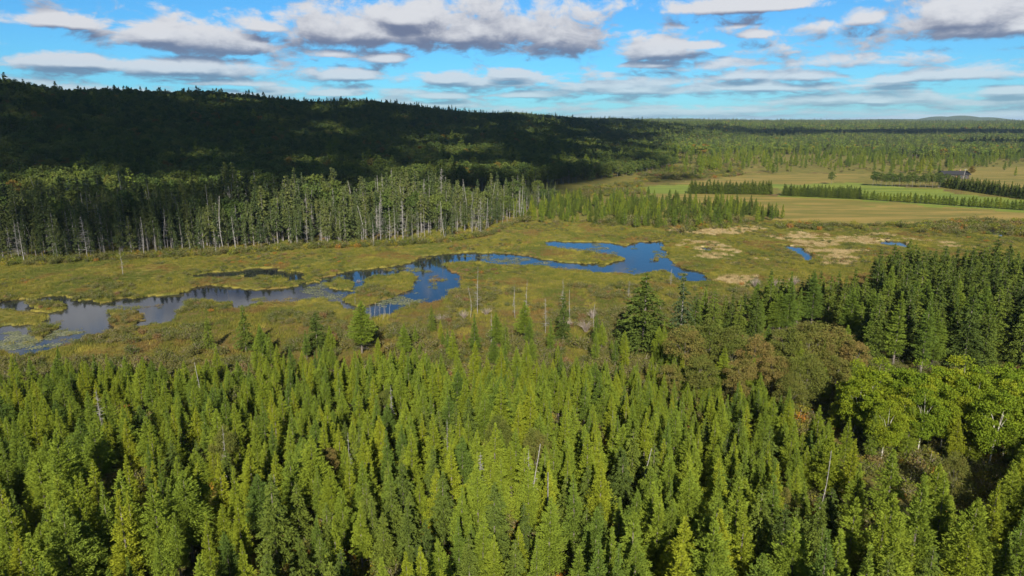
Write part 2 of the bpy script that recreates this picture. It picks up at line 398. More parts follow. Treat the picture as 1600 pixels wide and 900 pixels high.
MAT = dict(
    larch=leaf_mat('larch_needles', [(0.115, 0.160, 0.022), (0.145, 0.190, 0.022), (0.178, 0.215, 0.022)], 0.35, 0.6),
    larchy=leaf_mat('larch_needles_yellow', [(0.132, 0.172, 0.018), (0.165, 0.198, 0.018), (0.200, 0.218, 0.018)], 0.35, 0.6),
    larchg=leaf_mat('larch_needles_deep', [(0.072, 0.112, 0.022), (0.102, 0.146, 0.022), (0.135, 0.175, 0.022)], 0.32, 0.6),
    spruce=leaf_mat('spruce_needles', [(0.045, 0.066, 0.016), (0.074, 0.100, 0.018), (0.104, 0.130, 0.020)], 0.22, 0.7),
    shore=leaf_mat('shore_spruce_needles', [(0.035, 0.052, 0.022), (0.065, 0.085, 0.028), (0.110, 0.122, 0.036)], 0.22, 0.5),
    aspen=leaf_mat('aspen_leaves', [(0.10, 0.15, 0.014), (0.135, 0.178, 0.014), (0.185, 0.205, 0.016)], 0.35, 0.6),
    maple=leaf_mat('maple_leaves', [(0.078, 0.098, 0.020), (0.112, 0.116, 0.026), (0.170, 0.122, 0.040)], 0.3, 0.6),
    hill=leaf_mat('hardwood_leaves', [(0.040, 0.064, 0.018), (0.068, 0.095, 0.022), (0.110, 0.125, 0.028)], 0.25, 0.25, ((0.13, 0.085, 0.02), 0.93)),
    valley=leaf_mat('valley_leaves', [(0.050, 0.082, 0.018), (0.088, 0.122, 0.022), (0.140, 0.160, 0.026)], 0.25, 0.25, ((0.20, 0.11, 0.02), 0.93)),
    shrub=leaf_mat('shrub_leaves', [(0.066, 0.084, 0.020), (0.100, 0.102, 0.026), (0.140, 0.118, 0.040)], 0.3, 1.0, ((0.16, 0.090, 0.040), 0.92)),
    under=leaf_mat('undergrowth_leaves', [(0.065, 0.095, 0.016), (0.135, 0.145, 0.018), (0.22, 0.17, 0.020)], 0.3, 1.0, ((0.24, 0.11, 0.02), 0.86)),
    sedge=leaf_mat('sedge_blades', [(0.080, 0.090, 0.018), (0.122, 0.122, 0.022), (0.185, 0.160, 0.030)], 0.3, 2.0, None,
        [(0.050, 0.48, 0.60, (0.072, 0.090, 0.020)), (0.075, 0.52, 0.62, (0.135, 0.085, 0.030)), (0.13, 0.56, 0.68, (0.22, 0.19, 0.035))]),
    reed=leaf_mat('dry_reed_blades', [(0.22, 0.165, 0.075), (0.31, 0.235, 0.115), (0.40, 0.31, 0.165)], 0.3, 2.0),
    lily=leaf_mat('lily_pads', [(0.06, 0.075, 0.04), (0.11, 0.12, 0.07), (0.17, 0.17, 0.11)], 0.0, 2.0),
    bark=bark_mat('brown_bark', (0.045, 0.036, 0.03), (0.13, 0.11, 0.09)),
    grey=bark_mat('weathered_wood', (0.11, 0.102, 0.093), (0.24, 0.225, 0.205)),
    greybark=bark_mat('grey_spruce_bark', (0.06, 0.055, 0.048), (0.16, 0.148, 0.13)),
    white=bark_mat('pale_aspen_bark', (0.16, 0.145, 0.115), (0.42, 0.40, 0.34)),
    twig=bark_mat('bare_twigs', (0.15, 0.115, 0.095), (0.30, 0.25, 0.21)),
)

def ground_material():
    m, nt, out = base_mat('ground_cover')
    geo = nd(nt, 'ShaderNodeNewGeometry').outputs['Position']
    z1 = nd(nt, 'ShaderNodeVertexColor', layer_name='zone_a'); z2 = nd(nt, 'ShaderNodeVertexColor', layer_name='zone_b')
    a = nd(nt, 'ShaderNodeSeparateColor'); nt.links.new(z1.outputs[0], a.inputs[0])
    b = nd(nt, 'ShaderNodeSeparateColor'); nt.links.new(z2.outputs[0], b.inputs[0])
    big = noise(nt, geo, 0.035, 4, 0.6); mid = noise(nt, geo, 0.16, 5, 0.65); fine = noise(nt, geo, 1.3, 4, 0.7)
    st = nd(nt, 'ShaderNodeMapping'); st.inputs['Scale'].default_value = (0.02, 0.09, 0.1); nt.links.new(geo, st.inputs[0])
    streak = noise(nt, st.outputs[0], 1.0, 5, 0.6, 0.4)
    # marsh: sedge green-gold drifting into brown and rust heath
    c = mixc(nt, sstep(nt, mid, 0.36, 0.64), (0.085, 0.085, 0.018, 1), (0.150, 0.125, 0.024, 1))
    c = mixc(nt, sstep(nt, big, 0.52, 0.68), c, (0.105, 0.068, 0.024, 1))
    c = mixc(nt, b.outputs[1], c, mixc(nt, mid, (0.085, 0.062, 0.022, 1), (0.11, 0.085, 0.022, 1)))
    # forest floor
    ff = mixc(nt, sstep(nt, mid, 0.4, 0.62), (0.050, 0.050, 0.016, 1), (0.125, 0.100, 0.022, 1))
    c = mixc(nt, b.outputs[0], c, ff)
    # distant canopy
    ca = mixc(nt, sstep(nt, noise(nt, geo, 0.05, 5, 0.75), 0.42, 0.6), (0.022, 0.038, 0.012, 1), (0.070, 0.090, 0.020, 1))
    c = mixc(nt, b.outputs[2], c, ca)
    # scrub, fields, dry reeds, track
    gold = mixc(nt, sstep(nt, streak, 0.40, 0.66), (0.120, 0.108, 0.024, 1), (0.225, 0.158, 0.044, 1))
    gold = mixc(nt, sstep(nt, big, 0.60, 0.72), gold, (0.115, 0.125, 0.022, 1))
    c = mixc(nt, a.outputs[0], c, gold)
    c = mixc(nt, a.outputs[1], c, mixc(nt, sstep(nt, streak, 0.35, 0.65), (0.095, 0.130, 0.020, 1), (0.150, 0.175, 0.026, 1)))
    c = mixc(nt, a.outputs[2], c, mixc(nt, mid, (0.20, 0.155, 0.07, 1), (0.34, 0.265, 0.145, 1)))
    c = mixc(nt, M(nt, 'MULTIPLY', sstep(nt, fine, 0.35, 0.75), 0.35), c, VM(nt, 'MULTIPLY', c, (0.55, 0.58, 0.6)))
    p = nd(nt, 'ShaderNodeBsdfPrincipled'); nt.links.new(c, p.inputs['Base Color']); p.inputs['Roughness'].default_value = 0.95
    p.inputs['Specular IOR Level'].default_value = 0.1
    bp = nd(nt, 'ShaderNodeBump'); bp.inputs['Strength'].default_value = 0.7; bp.inputs['Distance'].default_value = 0.5
    nt.links.new(fine, bp.inputs['Height']); nt.links.new(bp.outputs[0], p.inputs['Normal'])
    nt.links.new(p.outputs[0], out.inputs[0]); return m
def water_material():
    m, nt, out = base_mat('still_peaty_water')
    geo = nd(nt, 'ShaderNodeNewGeometry').outputs['Position']
    p = nd(nt, 'ShaderNodeBsdfPrincipled'); p.inputs['Base Color'].default_value = (0.010, 0.012, 0.014, 1)
    p.inputs['Roughness'].default_value = 0.03; p.inputs['IOR'].default_value = 1.333
    p.inputs['Specular IOR Level'].default_value = 0.5
    bp = nd(nt, 'ShaderNodeBump'); bp.inputs['Strength'].default_value = 0.06; bp.inputs['Distance'].default_value = 0.05
    nt.links.new(noise(nt, geo, 1.6, 3, 0.5), bp.inputs['Height']); nt.links.new(bp.outputs[0], p.inputs['Normal'])
    nt.links.new(p.outputs[0], out.inputs[0]); return m

# ------------------------------------------------------------------ scene objects
def add(name, data, parent=None, kind=None, label=None, cat=None, group=None, loc=None, rz=None, sc=None):
    o = bpy.data.objects.new(name, data); COL.objects.link(o)
    if parent is not None: o.parent = parent
    if loc is not None: o.location = loc
    if rz is not None: o.rotation_euler = (0, 0, rz)
    if sc is not None: o.scale = sc
    for k, v in (('kind', kind), ('label', label), ('category', cat), ('group', group)):
        if v: o[k] = v
    return o

# ground: one sheet on rings round the drone, dense where it is close and in view
th = np.concatenate([np.linspace(-180, -50, 60)[:-1], np.linspace(-50, 50, 760), np.linspace(50, 180, 60)[1:-1]])
rr = np.concatenate([np.linspace(2, 95, 60)[:-1], np.arange(95, 130, 1.1), np.arange(130, 300, 0.62), np.geomspace(300, 900, 70), np.geomspace(915, 26000, 90)])
TH, RR = np.meshgrid(np.radians(th), rr)
gx, gy = RR * np.sin(TH), RR * np.cos(TH)
gz = ground_z(gx, gy)
nr, nt_ = gx.shape
i = np.arange(nr - 1)[:, None] * nt_; j = np.arange(nt_)[None, :]; j2 = (j + 1) % nt_
GF = np.stack([i + j, i + nt_ + j, i + nt_ + j2, i + j2], -1).reshape(-1, 4)
GV = np.stack([gx, gy, gz], -1).reshape(-1, 3)
gme = mesh('ground', GV, [GF], [ground_material()], smooth=True)
X, Y = GV[:, 0], GV[:, 1]
wx, wy = X + (fbm(X, Y, 9, 3, 61) - .5) * 9, Y + (fbm(X, Y, 9, 3, 63) - .5) * 14
far_ = ss(Y, 260, 330)
wx = wx + (fbm(X, Y, 34, 3, 65) - .5) * 26 * far_; wy = wy + (fbm(X, Y, 34, 3, 67) - .5) * 34 * far_
def anyin(polys, x, y):
    m = np.zeros(len(x), bool)
    for p in polys: m |= inside(x, y, p)
    return m
m_gold = anyin([FIELD_GOLD, FIELD_FAR, MEADOW, TRACK], wx, wy); m_green = anyin(FIELD_GREEN, wx, wy)
def reedy(x, y):
    x2, y2 = x + (fbm(x, y, 12, 3, 61) - .5) * 22, y + (fbm(x, y, 12, 3, 63) - .5) * 26
    return anyin(REEDS, x2, y2) & (fbm(x * 0.45 + y * 0.2, y, 5, 4, 71) > 0.512) & ~wet(x, y)
m_reed = reedy(X, Y)
m_forest = ss(-Y, -112, -94) + ss(terrain(X, Y), 2.0, 6.0)
m_heath = ss(-Y, -190, -150) * ss(Y, 96, 106) * ss(fbm(X, Y, 22, 3, 77), 0.32, 0.55)
m_can = ss(np.hypot(X, Y), 2200, 3300)
def setcol(me, name, r, g, b):
    at = me.color_attributes.new(name, 'FLOAT_COLOR', 'POINT')
    d = np.ones((len(me.vertices), 4), np.float32); d[:, 0], d[:, 1], d[:, 2] = r, g, b
    at.data.foreach_set('color', d.ravel())
setcol(gme, 'zone_a', m_gold, m_green, m_reed)
setcol(gme, 'zone_b', np.clip(m_forest, 0, 1), np.clip(m_heath, 0, 1), m_can)
add('ground', gme, kind='structure', label='boggy valley floor of sedge, heath and fields rising to wooded hills', cat='ground')

wv = np.array([[-330, 100, -0.10], [360, 100, -0.10], [360, 420, -0.10], [-330, 420, -0.10]])
add('pond_water', mesh('pond_water', wv, [[[0, 1, 2, 3]]], [water_material()]), kind='structure', label='still dark blue pond winding through the marsh', cat='water')

# ------------------------------------------------------------------ plant library
HIDE = bpy.data.collections.new('plant_library')      # source meshes for the scattered masses, not in the scene
LIB = {}
def lib(kind, n, fn, crown_mat, trunk_mat, seed=1):
    out = []
    for q in range(n):
        rng = np.random.default_rng(seed * 1000 + q)
        h, tr, cr = fn(rng, q)
        cmat = crown_mat[q % len(crown_mat)] if isinstance(crown_mat, list) else crown_mat
        tm = mesh(kind + '_trunk', tr[0], [tr[1]], [MAT[trunk_mat]], smooth=True)
        cm = bm = None
        if cr is not None:
            cm = mesh(kind + '_crown', cr[0], [cr[1]], [MAT[cmat]])
            V, F = join([tr, cr]); mi = np.r_[np.zeros(len(tr[1])), np.ones(len(cr[1]))]
            bm = mesh(kind, V, [F], [MAT[trunk_mat], MAT[cmat]], mi)
        else: bm = tm
        out.append(dict(h=h, trunk=tm, crown=cm, all=bm))
    LIB[kind] = out
def L_larch(rng, q):
    h = 10.0; return (h,) + conifer(rng, h, [1.75, 2.05, 1.55, 2.2, 1.45, 1.9, 2.35, 1.65, 1.8, 2.1, 1.5, 1.95][q], 0.6 + 0.6 * (q % 4), 54, 7, 31, 0.27, 0.075, up=0.34, droop=0.22, power=[0.95, 0.88, 1.1, 0.84, 1.0, 0.9, 0.82, 1.05, 0.86, 0.95, 0.92, 1.0][q], belly=0.2, rough=0.36, lean=rng.normal(0, 0.25), ragged=[0.05, 0.1, 0.2][q % 3])
def L_larch_mid(rng, q):
    h = 10.0; return (h,) + conifer(rng, h, [1.7, 2.0, 1.5, 1.9][q], 0.8, 34, 6, 10, 0.48, 0.2, up=0.28, droop=0.22, power=0.78, belly=0.2, rough=0.3)
def L_spruce(rng, q):
    h = 10.0; return (h,) + conifer(rng, h, [2.0, 2.35, 1.8, 2.2][q], 0.6, 30, 8, 22, 0.38, 0.12, up=0.10, droop=0.42, power=0.75, belly=0.12, rough=0.34, ragged=0.1)
def L_shore(rng, q):
    h = 10.0; return (h,) + conifer(rng, h, [1.15, 1.35, 1.05, 1.5, 1.2, 0.95][q], [0.8, 2.0, 1.2, 0.6, 2.8, 3.4][q], 30, 6, 10, 0.40, 0.17, up=0.05, droop=0.5, power=0.62, belly=0.15, rough=0.4, ragged=0.22)
def L_farcon(rng, q):
    h = 10.0; return (h,) + conifer(rng, h, [2.6, 3.0, 2.3][q], 1.0, 18, 7, 3.2, 0.85, 0.45, up=0.1, droop=0.35, power=0.75, belly=0.15, rough=0.35)
def L_aspen(rng, q):
    h = 10.0; return (h,) + broadleaf(rng, h, [2.5, 2.9, 2.2, 2.7][q], 1.2, 58, 230, 0.22, clump=0.27, trunk_r=0.0075)
def L_maple(rng, q):
    h = 10.0; return (h,) + broadleaf(rng, h, [3.6, 3.2, 4.0][q], 1.0, 60, 190, 0.21, clump=0.25)
def L_hill(rng, q):
    h = 10.0; return (h,) + broadleaf(rng, h, [3.6, 3.1, 3.9, 2.9][q], 2.0, 24, 62, 0.55, clump=0.34)
def L_hillfar(rng, q):
    h = 10.0; return (h,) + broadleaf(rng, h, [3.4, 3.0, 3.8][q], 1.8, 12, 22, 1.15, clump=0.42)
def L_shrub(rng, q):
    h = 1.6; return (h,) + shrub(rng, h, [1.0, 1.3, 0.9, 1.2][q], 26, 22, 0.22)
def L_under(rng, q):
    h = 1.3; return (h,) + shrub(rng, h, [0.9, 1.1, 0.8][q], 18, 18, 0.24)
def L_bare(rng, q):
    h = 2.6; return (h,) + shrub(rng, h, [1.5, 1.9][q], 130, 0, 0.2, 0.014)
def L_snag(rng, q):
    h = 10.0; v = snag(rng, h, [0.2, -0.5, 0.0, 1.2, -0.1, 0.4][q], [60, 30, 90, 22, 110, 50][q], [1.3, 1.0, 1.9, 0.9, 2.3, 1.4][q], q in (1, 3)); return h, v, None
def blades(rng, n, h, spread, w, lean):
    a = rng.uniform(0, 6.28, n); r = spread * np.sqrt(rng.uniform(0, 1, n)); b = np.stack([np.cos(a) * r, np.sin(a) * r, np.full(n, -0.05)], 1)
    a2 = rng.uniform(0, 6.28, n); hh = h * rng.uniform(0.55, 1.1, n); l = lean * hh * rng.uniform(0.2, 1, n)
    tip = b + np.stack([np.cos(a2) * l, np.sin(a2) * l, hh], 1)
    sd = np.stack([-np.sin(a2 + 1), np.cos(a2 + 1), np.zeros(n)], 1) * w
    V = np.stack([b - sd, b + sd, tip], 1).reshape(-1, 3)
    return V, np.arange(3 * n).reshape(-1, 3)
TONE = ['larchy', 'larch', 'larchg', 'larch', 'larchy', 'larch', 'larchg', 'larch', 'larchy', 'larch', 'larchg', 'larchy']
lib('larch', 12, L_larch, TONE, 'bark', 1); lib('larchmid', 4, L_larch_mid, ['larch', 'larchg', 'larchy', 'larch'], 'bark', 2)
lib('spruce', 4, L_spruce, 'spruce', 'bark', 3); lib('shore', 6, L_shore, 'shore', 'greybark', 4)
lib('farcon', 3, L_farcon, 'spruce', 'bark', 5); lib('aspen', 4, L_aspen, 'aspen', 'white', 6); lib('maple', 3, L_maple, 'maple', 'bark', 7)
lib('hill', 4, L_hill, 'hill', 'greybark', 8); lib('hillfar', 3, L_hillfar, 'hill', 'bark', 9)
lib('valley', 3, L_hillfar, 'valley', 'bark', 10); lib('valleycon', 3, L_farcon, 'shore', 'bark', 15)
lib('shrub', 4, L_shrub, 'shrub', 'twig', 11); lib('under', 3, L_under, 'under', 'twig', 12)
lib('bare', 2, L_bare, None, 'twig', 13); lib('snag', 6, L_snag, None, 'grey', 14)
def tuftlib(kind, n, h, spread, nb, w, mat, seed):
    LIB[kind] = []
    for q in range(n):
        rng = np.random.default_rng(seed + q); V, F = blades(rng, nb, h, spread, w, 0.5)
        LIB[kind].append(dict(h=h, all=mesh(kind, V, [F], [MAT[mat]])))
tuftlib('sedge', 4, 0.62, 0.75, 60, 0.035, 'sedge', 501); tuftlib('reed', 3, 0.8, 0.8, 60, 0.04, 'reed', 601)
def padlib():
    LIB['pad'] = []
    for q in range(2):
        rng = np.random.default_rng(700 + q); parts = []
        for k in range(9):
            a = np.arange(8) * math.pi / 4; c = rng.normal(0, 0.5, 2); r = rng.uniform(0.10, 0.2)
            parts.append((np.stack([c[0] + np.cos(a) * r, c[1] + np.sin(a) * r, np.full(8, 0.004 * k)], 1), np.arange(8)[None]))
        V, F = join(parts); LIB['pad'].append(dict(h=1, all=mesh('pad', V, [F], [MAT['lily']])))
padlib()

def scatter(name, kinds, pts, label, cat):
    """pts: rows x, y, z, scale_xy, scale_z, rot, variant; ONE object of kind stuff"""
    pts = np.asarray(pts, np.float32)
    if not len(pts): return
    src = bpy.data.collections.new(name + '_source')
    n = 0
    for k in kinds:
        for v in LIB[k]:
            o = bpy.data.objects.new('%s_%02d' % (name, n), v['all']); src.objects.link(o); n += 1
    me = bpy.data.meshes.new(name); me.vertices.add(len(pts)); me.vertices.foreach_set('co', pts[:, :3].ravel())
    for nm, typ, arr in (('sc', 'FLOAT_VECTOR', np.stack([pts[:, 3], pts[:, 3], pts[:, 4]], 1)), ('rot', 'FLOAT_VECTOR', np.stack([0 * pts[:, 5], 0 * pts[:, 5], pts[:, 5]], 1))):
        at = me.attributes.new(nm, typ, 'POINT'); at.data.foreach_set('vector', np.ascontiguousarray(arr, np.float32).ravel())
    at = me.attributes.new('vi', 'INT', 'POINT'); at.data.foreach_set('value', (pts[:, 6].astype(np.int32) % n))
    ng = bpy.data.node_groups.new(name, 'GeometryNodeTree')
    ng.interface.new_socket('Geometry', in_out='INPUT', socket_type='NodeSocketGeometry'); ng.interface.new_socket('Geometry', in_out='OUTPUT', socket_type='NodeSocketGeometry')
    gi, go = ng.nodes.new('NodeGroupInput'), ng.nodes.new('NodeGroupOutput')
    ip = ng.nodes.new('GeometryNodeInstanceOnPoints'); ci = ng.nodes.new('GeometryNodeCollectionInfo')
    ci.inputs[0].default_value = src; ci.inputs[1].default_value = True; ci.inputs[2].default_value = True
    def na(nm, t):
        a = ng.nodes.new('GeometryNodeInputNamedAttribute'); a.data_type = t; a.inputs[0].default_value = nm; return a.outputs[0]
    lk = ng.links.new
    lk(gi.outputs[0], ip.inputs['Points']); lk(ci.outputs[0], ip.inputs['Instance']); ip.inputs['Pick Instance'].default_value = True
    lk(na('vi', 'INT'), ip.inputs['Instance Index']); lk(na('sc', 'FLOAT_VECTOR'), ip.inputs['Scale'])
    er = ng.nodes.new('FunctionNodeEulerToRotation'); lk(na('rot', 'FLOAT_VECTOR'), er.inputs[0]); lk(er.outputs[0], ip.inputs['Rotation'])
    lk(ip.outputs[0], go.inputs[0])
    o = add(name, me, kind='stuff', label=label, cat=cat)
    md = o.modifiers.new('scatter', 'NODES'); md.node_group = ng
    return o
def plant(name, kind, v, x, y, h, label, cat, group, rng, parts=True, wide=1.0, z=None):
    d = LIB[kind][v % len(LIB[kind])]; s = h / d['h']
    z = float(ground_z(np.array([x]), np.array([y]))[0]) if z is None else z
    loc = (float(x), float(y), z - 0.03); rz = rng.uniform(0, 6.28); sc = (s * wide, s * wide, s)
    if d.get('crown') is None or not parts:
        return add(name, d['all'], label=label, cat=cat, group=group, loc=loc, rz=rz, sc=sc)
    e = add(name, None, label=label, cat=cat, group=group, loc=loc, rz=rz, sc=sc); e.empty_display_size = 0.5
    add('trunk', d['trunk'], e); add('crown', d['crown'], e)
    return e
def jitter_grid(rng, x0, x1, y0, y1, step):
    gx, gy = np.meshgrid(np.arange(x0, x1, step), np.arange(y0, y1, step))
    gx = gx.ravel() + rng.uniform(-0.48, 0.48, gx.size) * step; gy = gy.ravel() + rng.uniform(-0.48, 0.48, gy.size) * step
    return gx, gy
def inview(x, y, m=0.80, e=12): return (np.abs(x) < y * m + e) & (y > 0)
def pack(rng, x, y, h, libh, nv, wide=(0.9, 1.15), z=None, sink=0.05, v0=0):
    z = ground_z(x, y) if z is None else z
    s = h / libh; return np.stack([x, y, z - sink, s * rng.uniform(wide[0], wide[1], len(x)), s, rng.uniform(0, 6.28, len(x)), v0 + rng.integers(0, nv, len(x))], 1)
def top_at(px, py, h, g=0.9):
    return G(px, py, h + g)

# ------------------------------------------------------------------ 1. larch stand below the drone
rng = np.random.default_rng(11)
LT = [(144,717),(183,764),(236,749),(308,722),(363,726),(420,726),(352,828),(49,696),(23,650),(68,624),(121,654),(189,628),(234,662),(302,601),(450,703),(484,685),(454,635),(427,632),(510,635),(280,617),(200,586),
      (627,711),(676,685),(721,681),(632,635),(662,624),(685,632),(772,658),(772,738),(746,673),(821,696),(857,719),(887,726),(919,677),(940,719),(938,670),(991,798),(953,821),(651,840),(774,583),(742,583),(999,579),(560,609),(587,617),(991,624),(935,583),(810,594),(1021,753),
      (1119,772),(1301,670),(1335,685),(1282,632),(1236,602),(1168,632),(1138,617),(1112,620),(1467,722),(1527,775),(1588,726),(1051,628),(1078,711),(1429,790),(1312,598),(1370,640),(1205,655),(1400,700)]
lx, ly, lh = [], [], []
for (px, py) in LT:
    h = rng.uniform(0.92, 1.12) * np.interp(py, [580, 640, 700, 780, 820, 830], [6.6, 7.6, 9.2, 10.2, 10.0, 6.6]) * (0.6 if (px, py) == (1429, 790) else 1.0)
    x, y = top_at(px, py, h); lx.append(x); ly.append(y); lh.append(h)
fx, fy = jitter_grid(rng, -130, 130, 36, 114, 2.2)
keep = inview(fx, fy, 0.86, 14)
edge = 106 + (fbm(fx, fx * 0, 17, 2, 81) - 0.5) * 12 - np.interp(fx, [-90, -40, 0, 22, 36, 50, 70, 100], [6, 1, 0, 3, 9, 18, 28, 28])
keep &= fy < edge
# clearings with low growth
gap = fbm(fx, fy, 11, 3, 83); keep &= gap > np.interp(fx, [-60, -20, 15, 35, 60], [0.40, 0.27, 0.25, 0.42, 0.48])
keep &= ~((np.abs(fx) < 5) & (fy < 50))
gs = fx / fy; keep &= ~((gs > 0.50) & (gs < 0.80) & (fy > 62) & (rng.uniform(0, 1, len(fx)) < np.interp(fy, [62, 68], [0.5, 0.93])))      # open ground before the aspen grove
age = fbm(fx, fy, 9, 2, 87)
hh_ = np.interp(fy, [45, 65, 80, 108], [9.2, 8.2, 6.9, 6.0]) * (0.62 + 0.66 * age) * rng.uniform(0.78, 1.18, len(fx))
ex, ey = jitter_grid(rng, -115, 34, 100, 128, 3.4)          # stragglers walking out onto the heath
ke = inview(ex, ey, 0.80, 6) & (rng.uniform(0, 1, len(ex)) < np.interp(ey, [100, 112, 128], [0.9, 0.5, 0.10])) & ~wet(ex, ey) & ~wet(ex, ey + 4) & ((ex / ey > -0.42) | (ey < 106))
cand = sorted(list(zip(fx[keep], fy[keep], hh_[keep])) + list(zip(ex[ke], ey[ke], rng.uniform(2.4, 7.0, ke.sum()))), key=lambda t: -t[2])
for x, y, h in cand:
    d = np.hypot(np.array(lx) - x, np.array(ly) - y)
    if d.min() > 0.175 * h + 0.3: lx.append(x); ly.append(y); lh.append(h)
lx, ly, lh = map(np.array, (lx, ly, lh))
dist = np.hypot(lx, ly); vis = inview(lx, ly, 0.76, 2) & (ly > 42)
order = np.argsort(np.where(vis, dist, 1e6))
isdark = fbm(lx, ly, 9, 2, 85) + rng.uniform(-0.25, 0.25, len(lx)) > 0.68
AG = np.array([top_at(px, py, 11.5, 0.6) for px, py in ((1400, 560), (1470, 568), (1548, 562))])
def larch_words(v, x, y, h, nn, ns):
    tone = {'larchy': 'yellow-tipped', 'larch': 'light green', 'larchg': 'deep green'}[TONE[v]]
    shape = 'half-grown' if h < 5.4 else ('broad-skirted' if v in (1, 3, 5, 6, 9, 11) else 'slender')
    if np.hypot(AG[:, 0] - x, AG[:, 1] - y).min() < 16: pl = 'close to the aspen grove'
    elif y > 97: pl = 'on the stand edge facing the brown heath'
    elif ns < 2.6: pl = 'crowding a darker spruce'
    elif nn > 2.1: pl = 'beside a dark gap in the stand'
    else: pl = 'hemmed in by other larches'
    return '%s %s larch tree %s' % (shape, tone, pl), '%s %s larches %s' % (shape, tone, pl)
def spruce_words(x, y, h):
    w = '%s dark green spruce among the paler larches, %s' % ('tall' if h > 8.4 else ('small' if h < 5 else 'middle-sized'), 'on the side of the brown heath' if y > 92 else ('above the undergrowth of the open corner' if x / y > 0.3 else 'deep in the stand'))
    return w, w
rest = []; n_larch = 0
for q in order:
    if vis[q] and n_larch < 300:
        if isdark[q]:
            plant('spruce_tree', 'spruce', int(rng.integers(4)), lx[q], ly[q], lh[q] * 0.92, spruce_words(lx[q], ly[q], lh[q])[0], 'spruce tree', spruce_words(lx[q], ly[q], lh[q])[1], rng); continue
        v = int(rng.integers(12)); dn = np.hypot(lx - lx[q], ly - ly[q]); dn[q] = 99; lw = larch_words(v, lx[q], ly[q], lh[q], dn.min(), np.where(isdark, dn, 99).min())
        plant('larch_tree', 'larch', v, lx[q], ly[q], lh[q], lw[0], 'larch tree', lw[1], rng, wide=rng.uniform(0.85, 1.2)); n_larch += 1
    else: rest.append(q)
rest = np.array(rest, int)
if len(rest):
    scatter('larch_forest', ['larch'], pack(rng, lx[rest], ly[rest], lh[rest], 10.0, 12), 'pale green larches packed along the edges of the near stand', 'forest')

for i, (px, py, h, kd) in enumerate([(345, 668, 9, 'snag'), (835, 690, 10, 'snag'), (826, 700, 9, 'snag'), (866, 740, 8.5, 'snag'), (750, 705, 9, 'snag'), (430, 740, 8, 'snag'), (545, 675, 9, 'snag'), (1010, 700, 8.5, 'snag'), (610, 600, 8, 'snag'), (1290, 700, 8, 'snag'), (150, 610, 8, 'snag'), (700, 655, 8, 'snag'), (960, 640, 8, 'snag'), (308, 565, 8, 'snag')]):
    x, y = top_at(px, py, h); plant('dead_tree', 'snag', i, x, y, h, 'thin bare dead stem poking through the green larches', 'dead tree', 'dead stems in the larch stand', rng, wide=0.75)
for i, (px, py, h) in enumerate([(347, 660, 8.5), (835, 655, 8.5), (780, 640, 8), (848, 672, 7.5), (600, 600, 7), (1360, 850, 6), (1345, 845, 5.5), (510, 690, 7), (1500, 700, 7.5), (1230, 760, 6)]):
    x, y = top_at(px, py, h); plant('young_maple', 'maple', i, x, y, h, 'small olive-brown leafy tree squeezed between the pointed larches', 'maple tree', 'small leafy trees in the larch stand', rng, wide=0.62)

# low growth on the forest floor
ux, uy = jitter_grid(rng, -110, 110, 34, 104, 1.25)
k = inview(ux, uy, 0.82, 6) & (fbm(ux, uy, 6, 2, 91) > 0.36); ux, uy = ux[k], uy[k]
scatter('undergrowth', ['under', 'shrub'], pack(rng, ux, uy, rng.uniform(0.7, 1.7, len(ux)), 1.4, 7), 'yellow and rust low growth between the larches', 'undergrowth')

# ------------------------------------------------------------------ 2. mixed edge: aspens, maples, big spruce, right stand
rng = np.random.default_rng(21)
for (px, py, h) in [(1372, 552, 12.0), (1400, 560, 11.0), (1438, 556, 12.0), (1470, 568, 11.5), (1492, 549, 12.5), (1520, 552, 12.5), (1548, 562, 12), (1580, 552, 12.5), (1610, 556, 12), (1568, 600, 11.5), (1450, 600, 10), (1370, 600, 9.5), (1390, 620, 9), (1352, 556, 11), (1420, 575, 10.5), (1455, 575, 11), (1505, 575, 11), (1535, 585, 11), (1590, 590, 11), (1612, 600, 11), (1485, 605, 9.5), (1515, 610, 9.5), (1415, 600, 9.5), (1345, 585, 9.5)]:
    x, y = top_at(px, py, h, 0.6)
    plant('aspen_tree', 'aspen', int(rng.integers(4)), x, y, h, 'bright yellow-green aspen with pale trunk, in the grove beside the rusty maples', 'aspen tree', 'aspens in the grove', rng)
for (px, py, h) in [(1075, 500, 10.5), (1110, 492, 11), (1150, 500, 11), (1185, 515, 10), (1232, 498, 11), (1270, 490, 11.5), (1305, 500, 10.5), (1340, 520, 9.5), (1100, 545, 9), (1160, 550, 9), (1215, 545, 9), (1265, 548, 9.5), (1310, 545, 8.5), (1050, 560, 7), (1240, 580, 8)]:
    x, y = top_at(px, py, h, 0.4)
    plant('maple_tree', 'maple', int(rng.integers(3)), x, y, h, 'bushy rust-tinged maple between the larches and the dark spruces', 'maple tree', 'rust-tinged maples', rng)
for i, (px, py, h) in enumerate([(1092, 530, 7), (1135, 535, 8), (1200, 505, 9), (1250, 530, 8), (1290, 528, 8), (1325, 505, 9), (1060, 520, 8), (1178, 555, 6.5), (1225, 560, 6.5), (1290, 570, 6.5), (1120, 570, 6), (1340, 560, 6.5)]):
    x, y = top_at(px, py, h, 0.4); plant('larch_tree', 'larch', (2, 1, 6, 3)[i % 4], x, y, h, 'pointed green larch rising out of the rust-tinged maples', 'larch tree', 'larches rising out of the maples', rng)
x, y = G(1005, 548)
plant('spruce_tree', 'spruce', 1, x, y, 15.0, 'tallest broad dark spruce alone at the edge of the brown marsh', 'spruce tree', None, rng, wide=1.75)
x, y = G(1062, 552)
plant('spruce_tree', 'shore', 3, x, y, 15.0, 'thin half-bare spruce with grey stem beside the broad dark spruce', 'spruce tree', None, rng, wide=1.2)
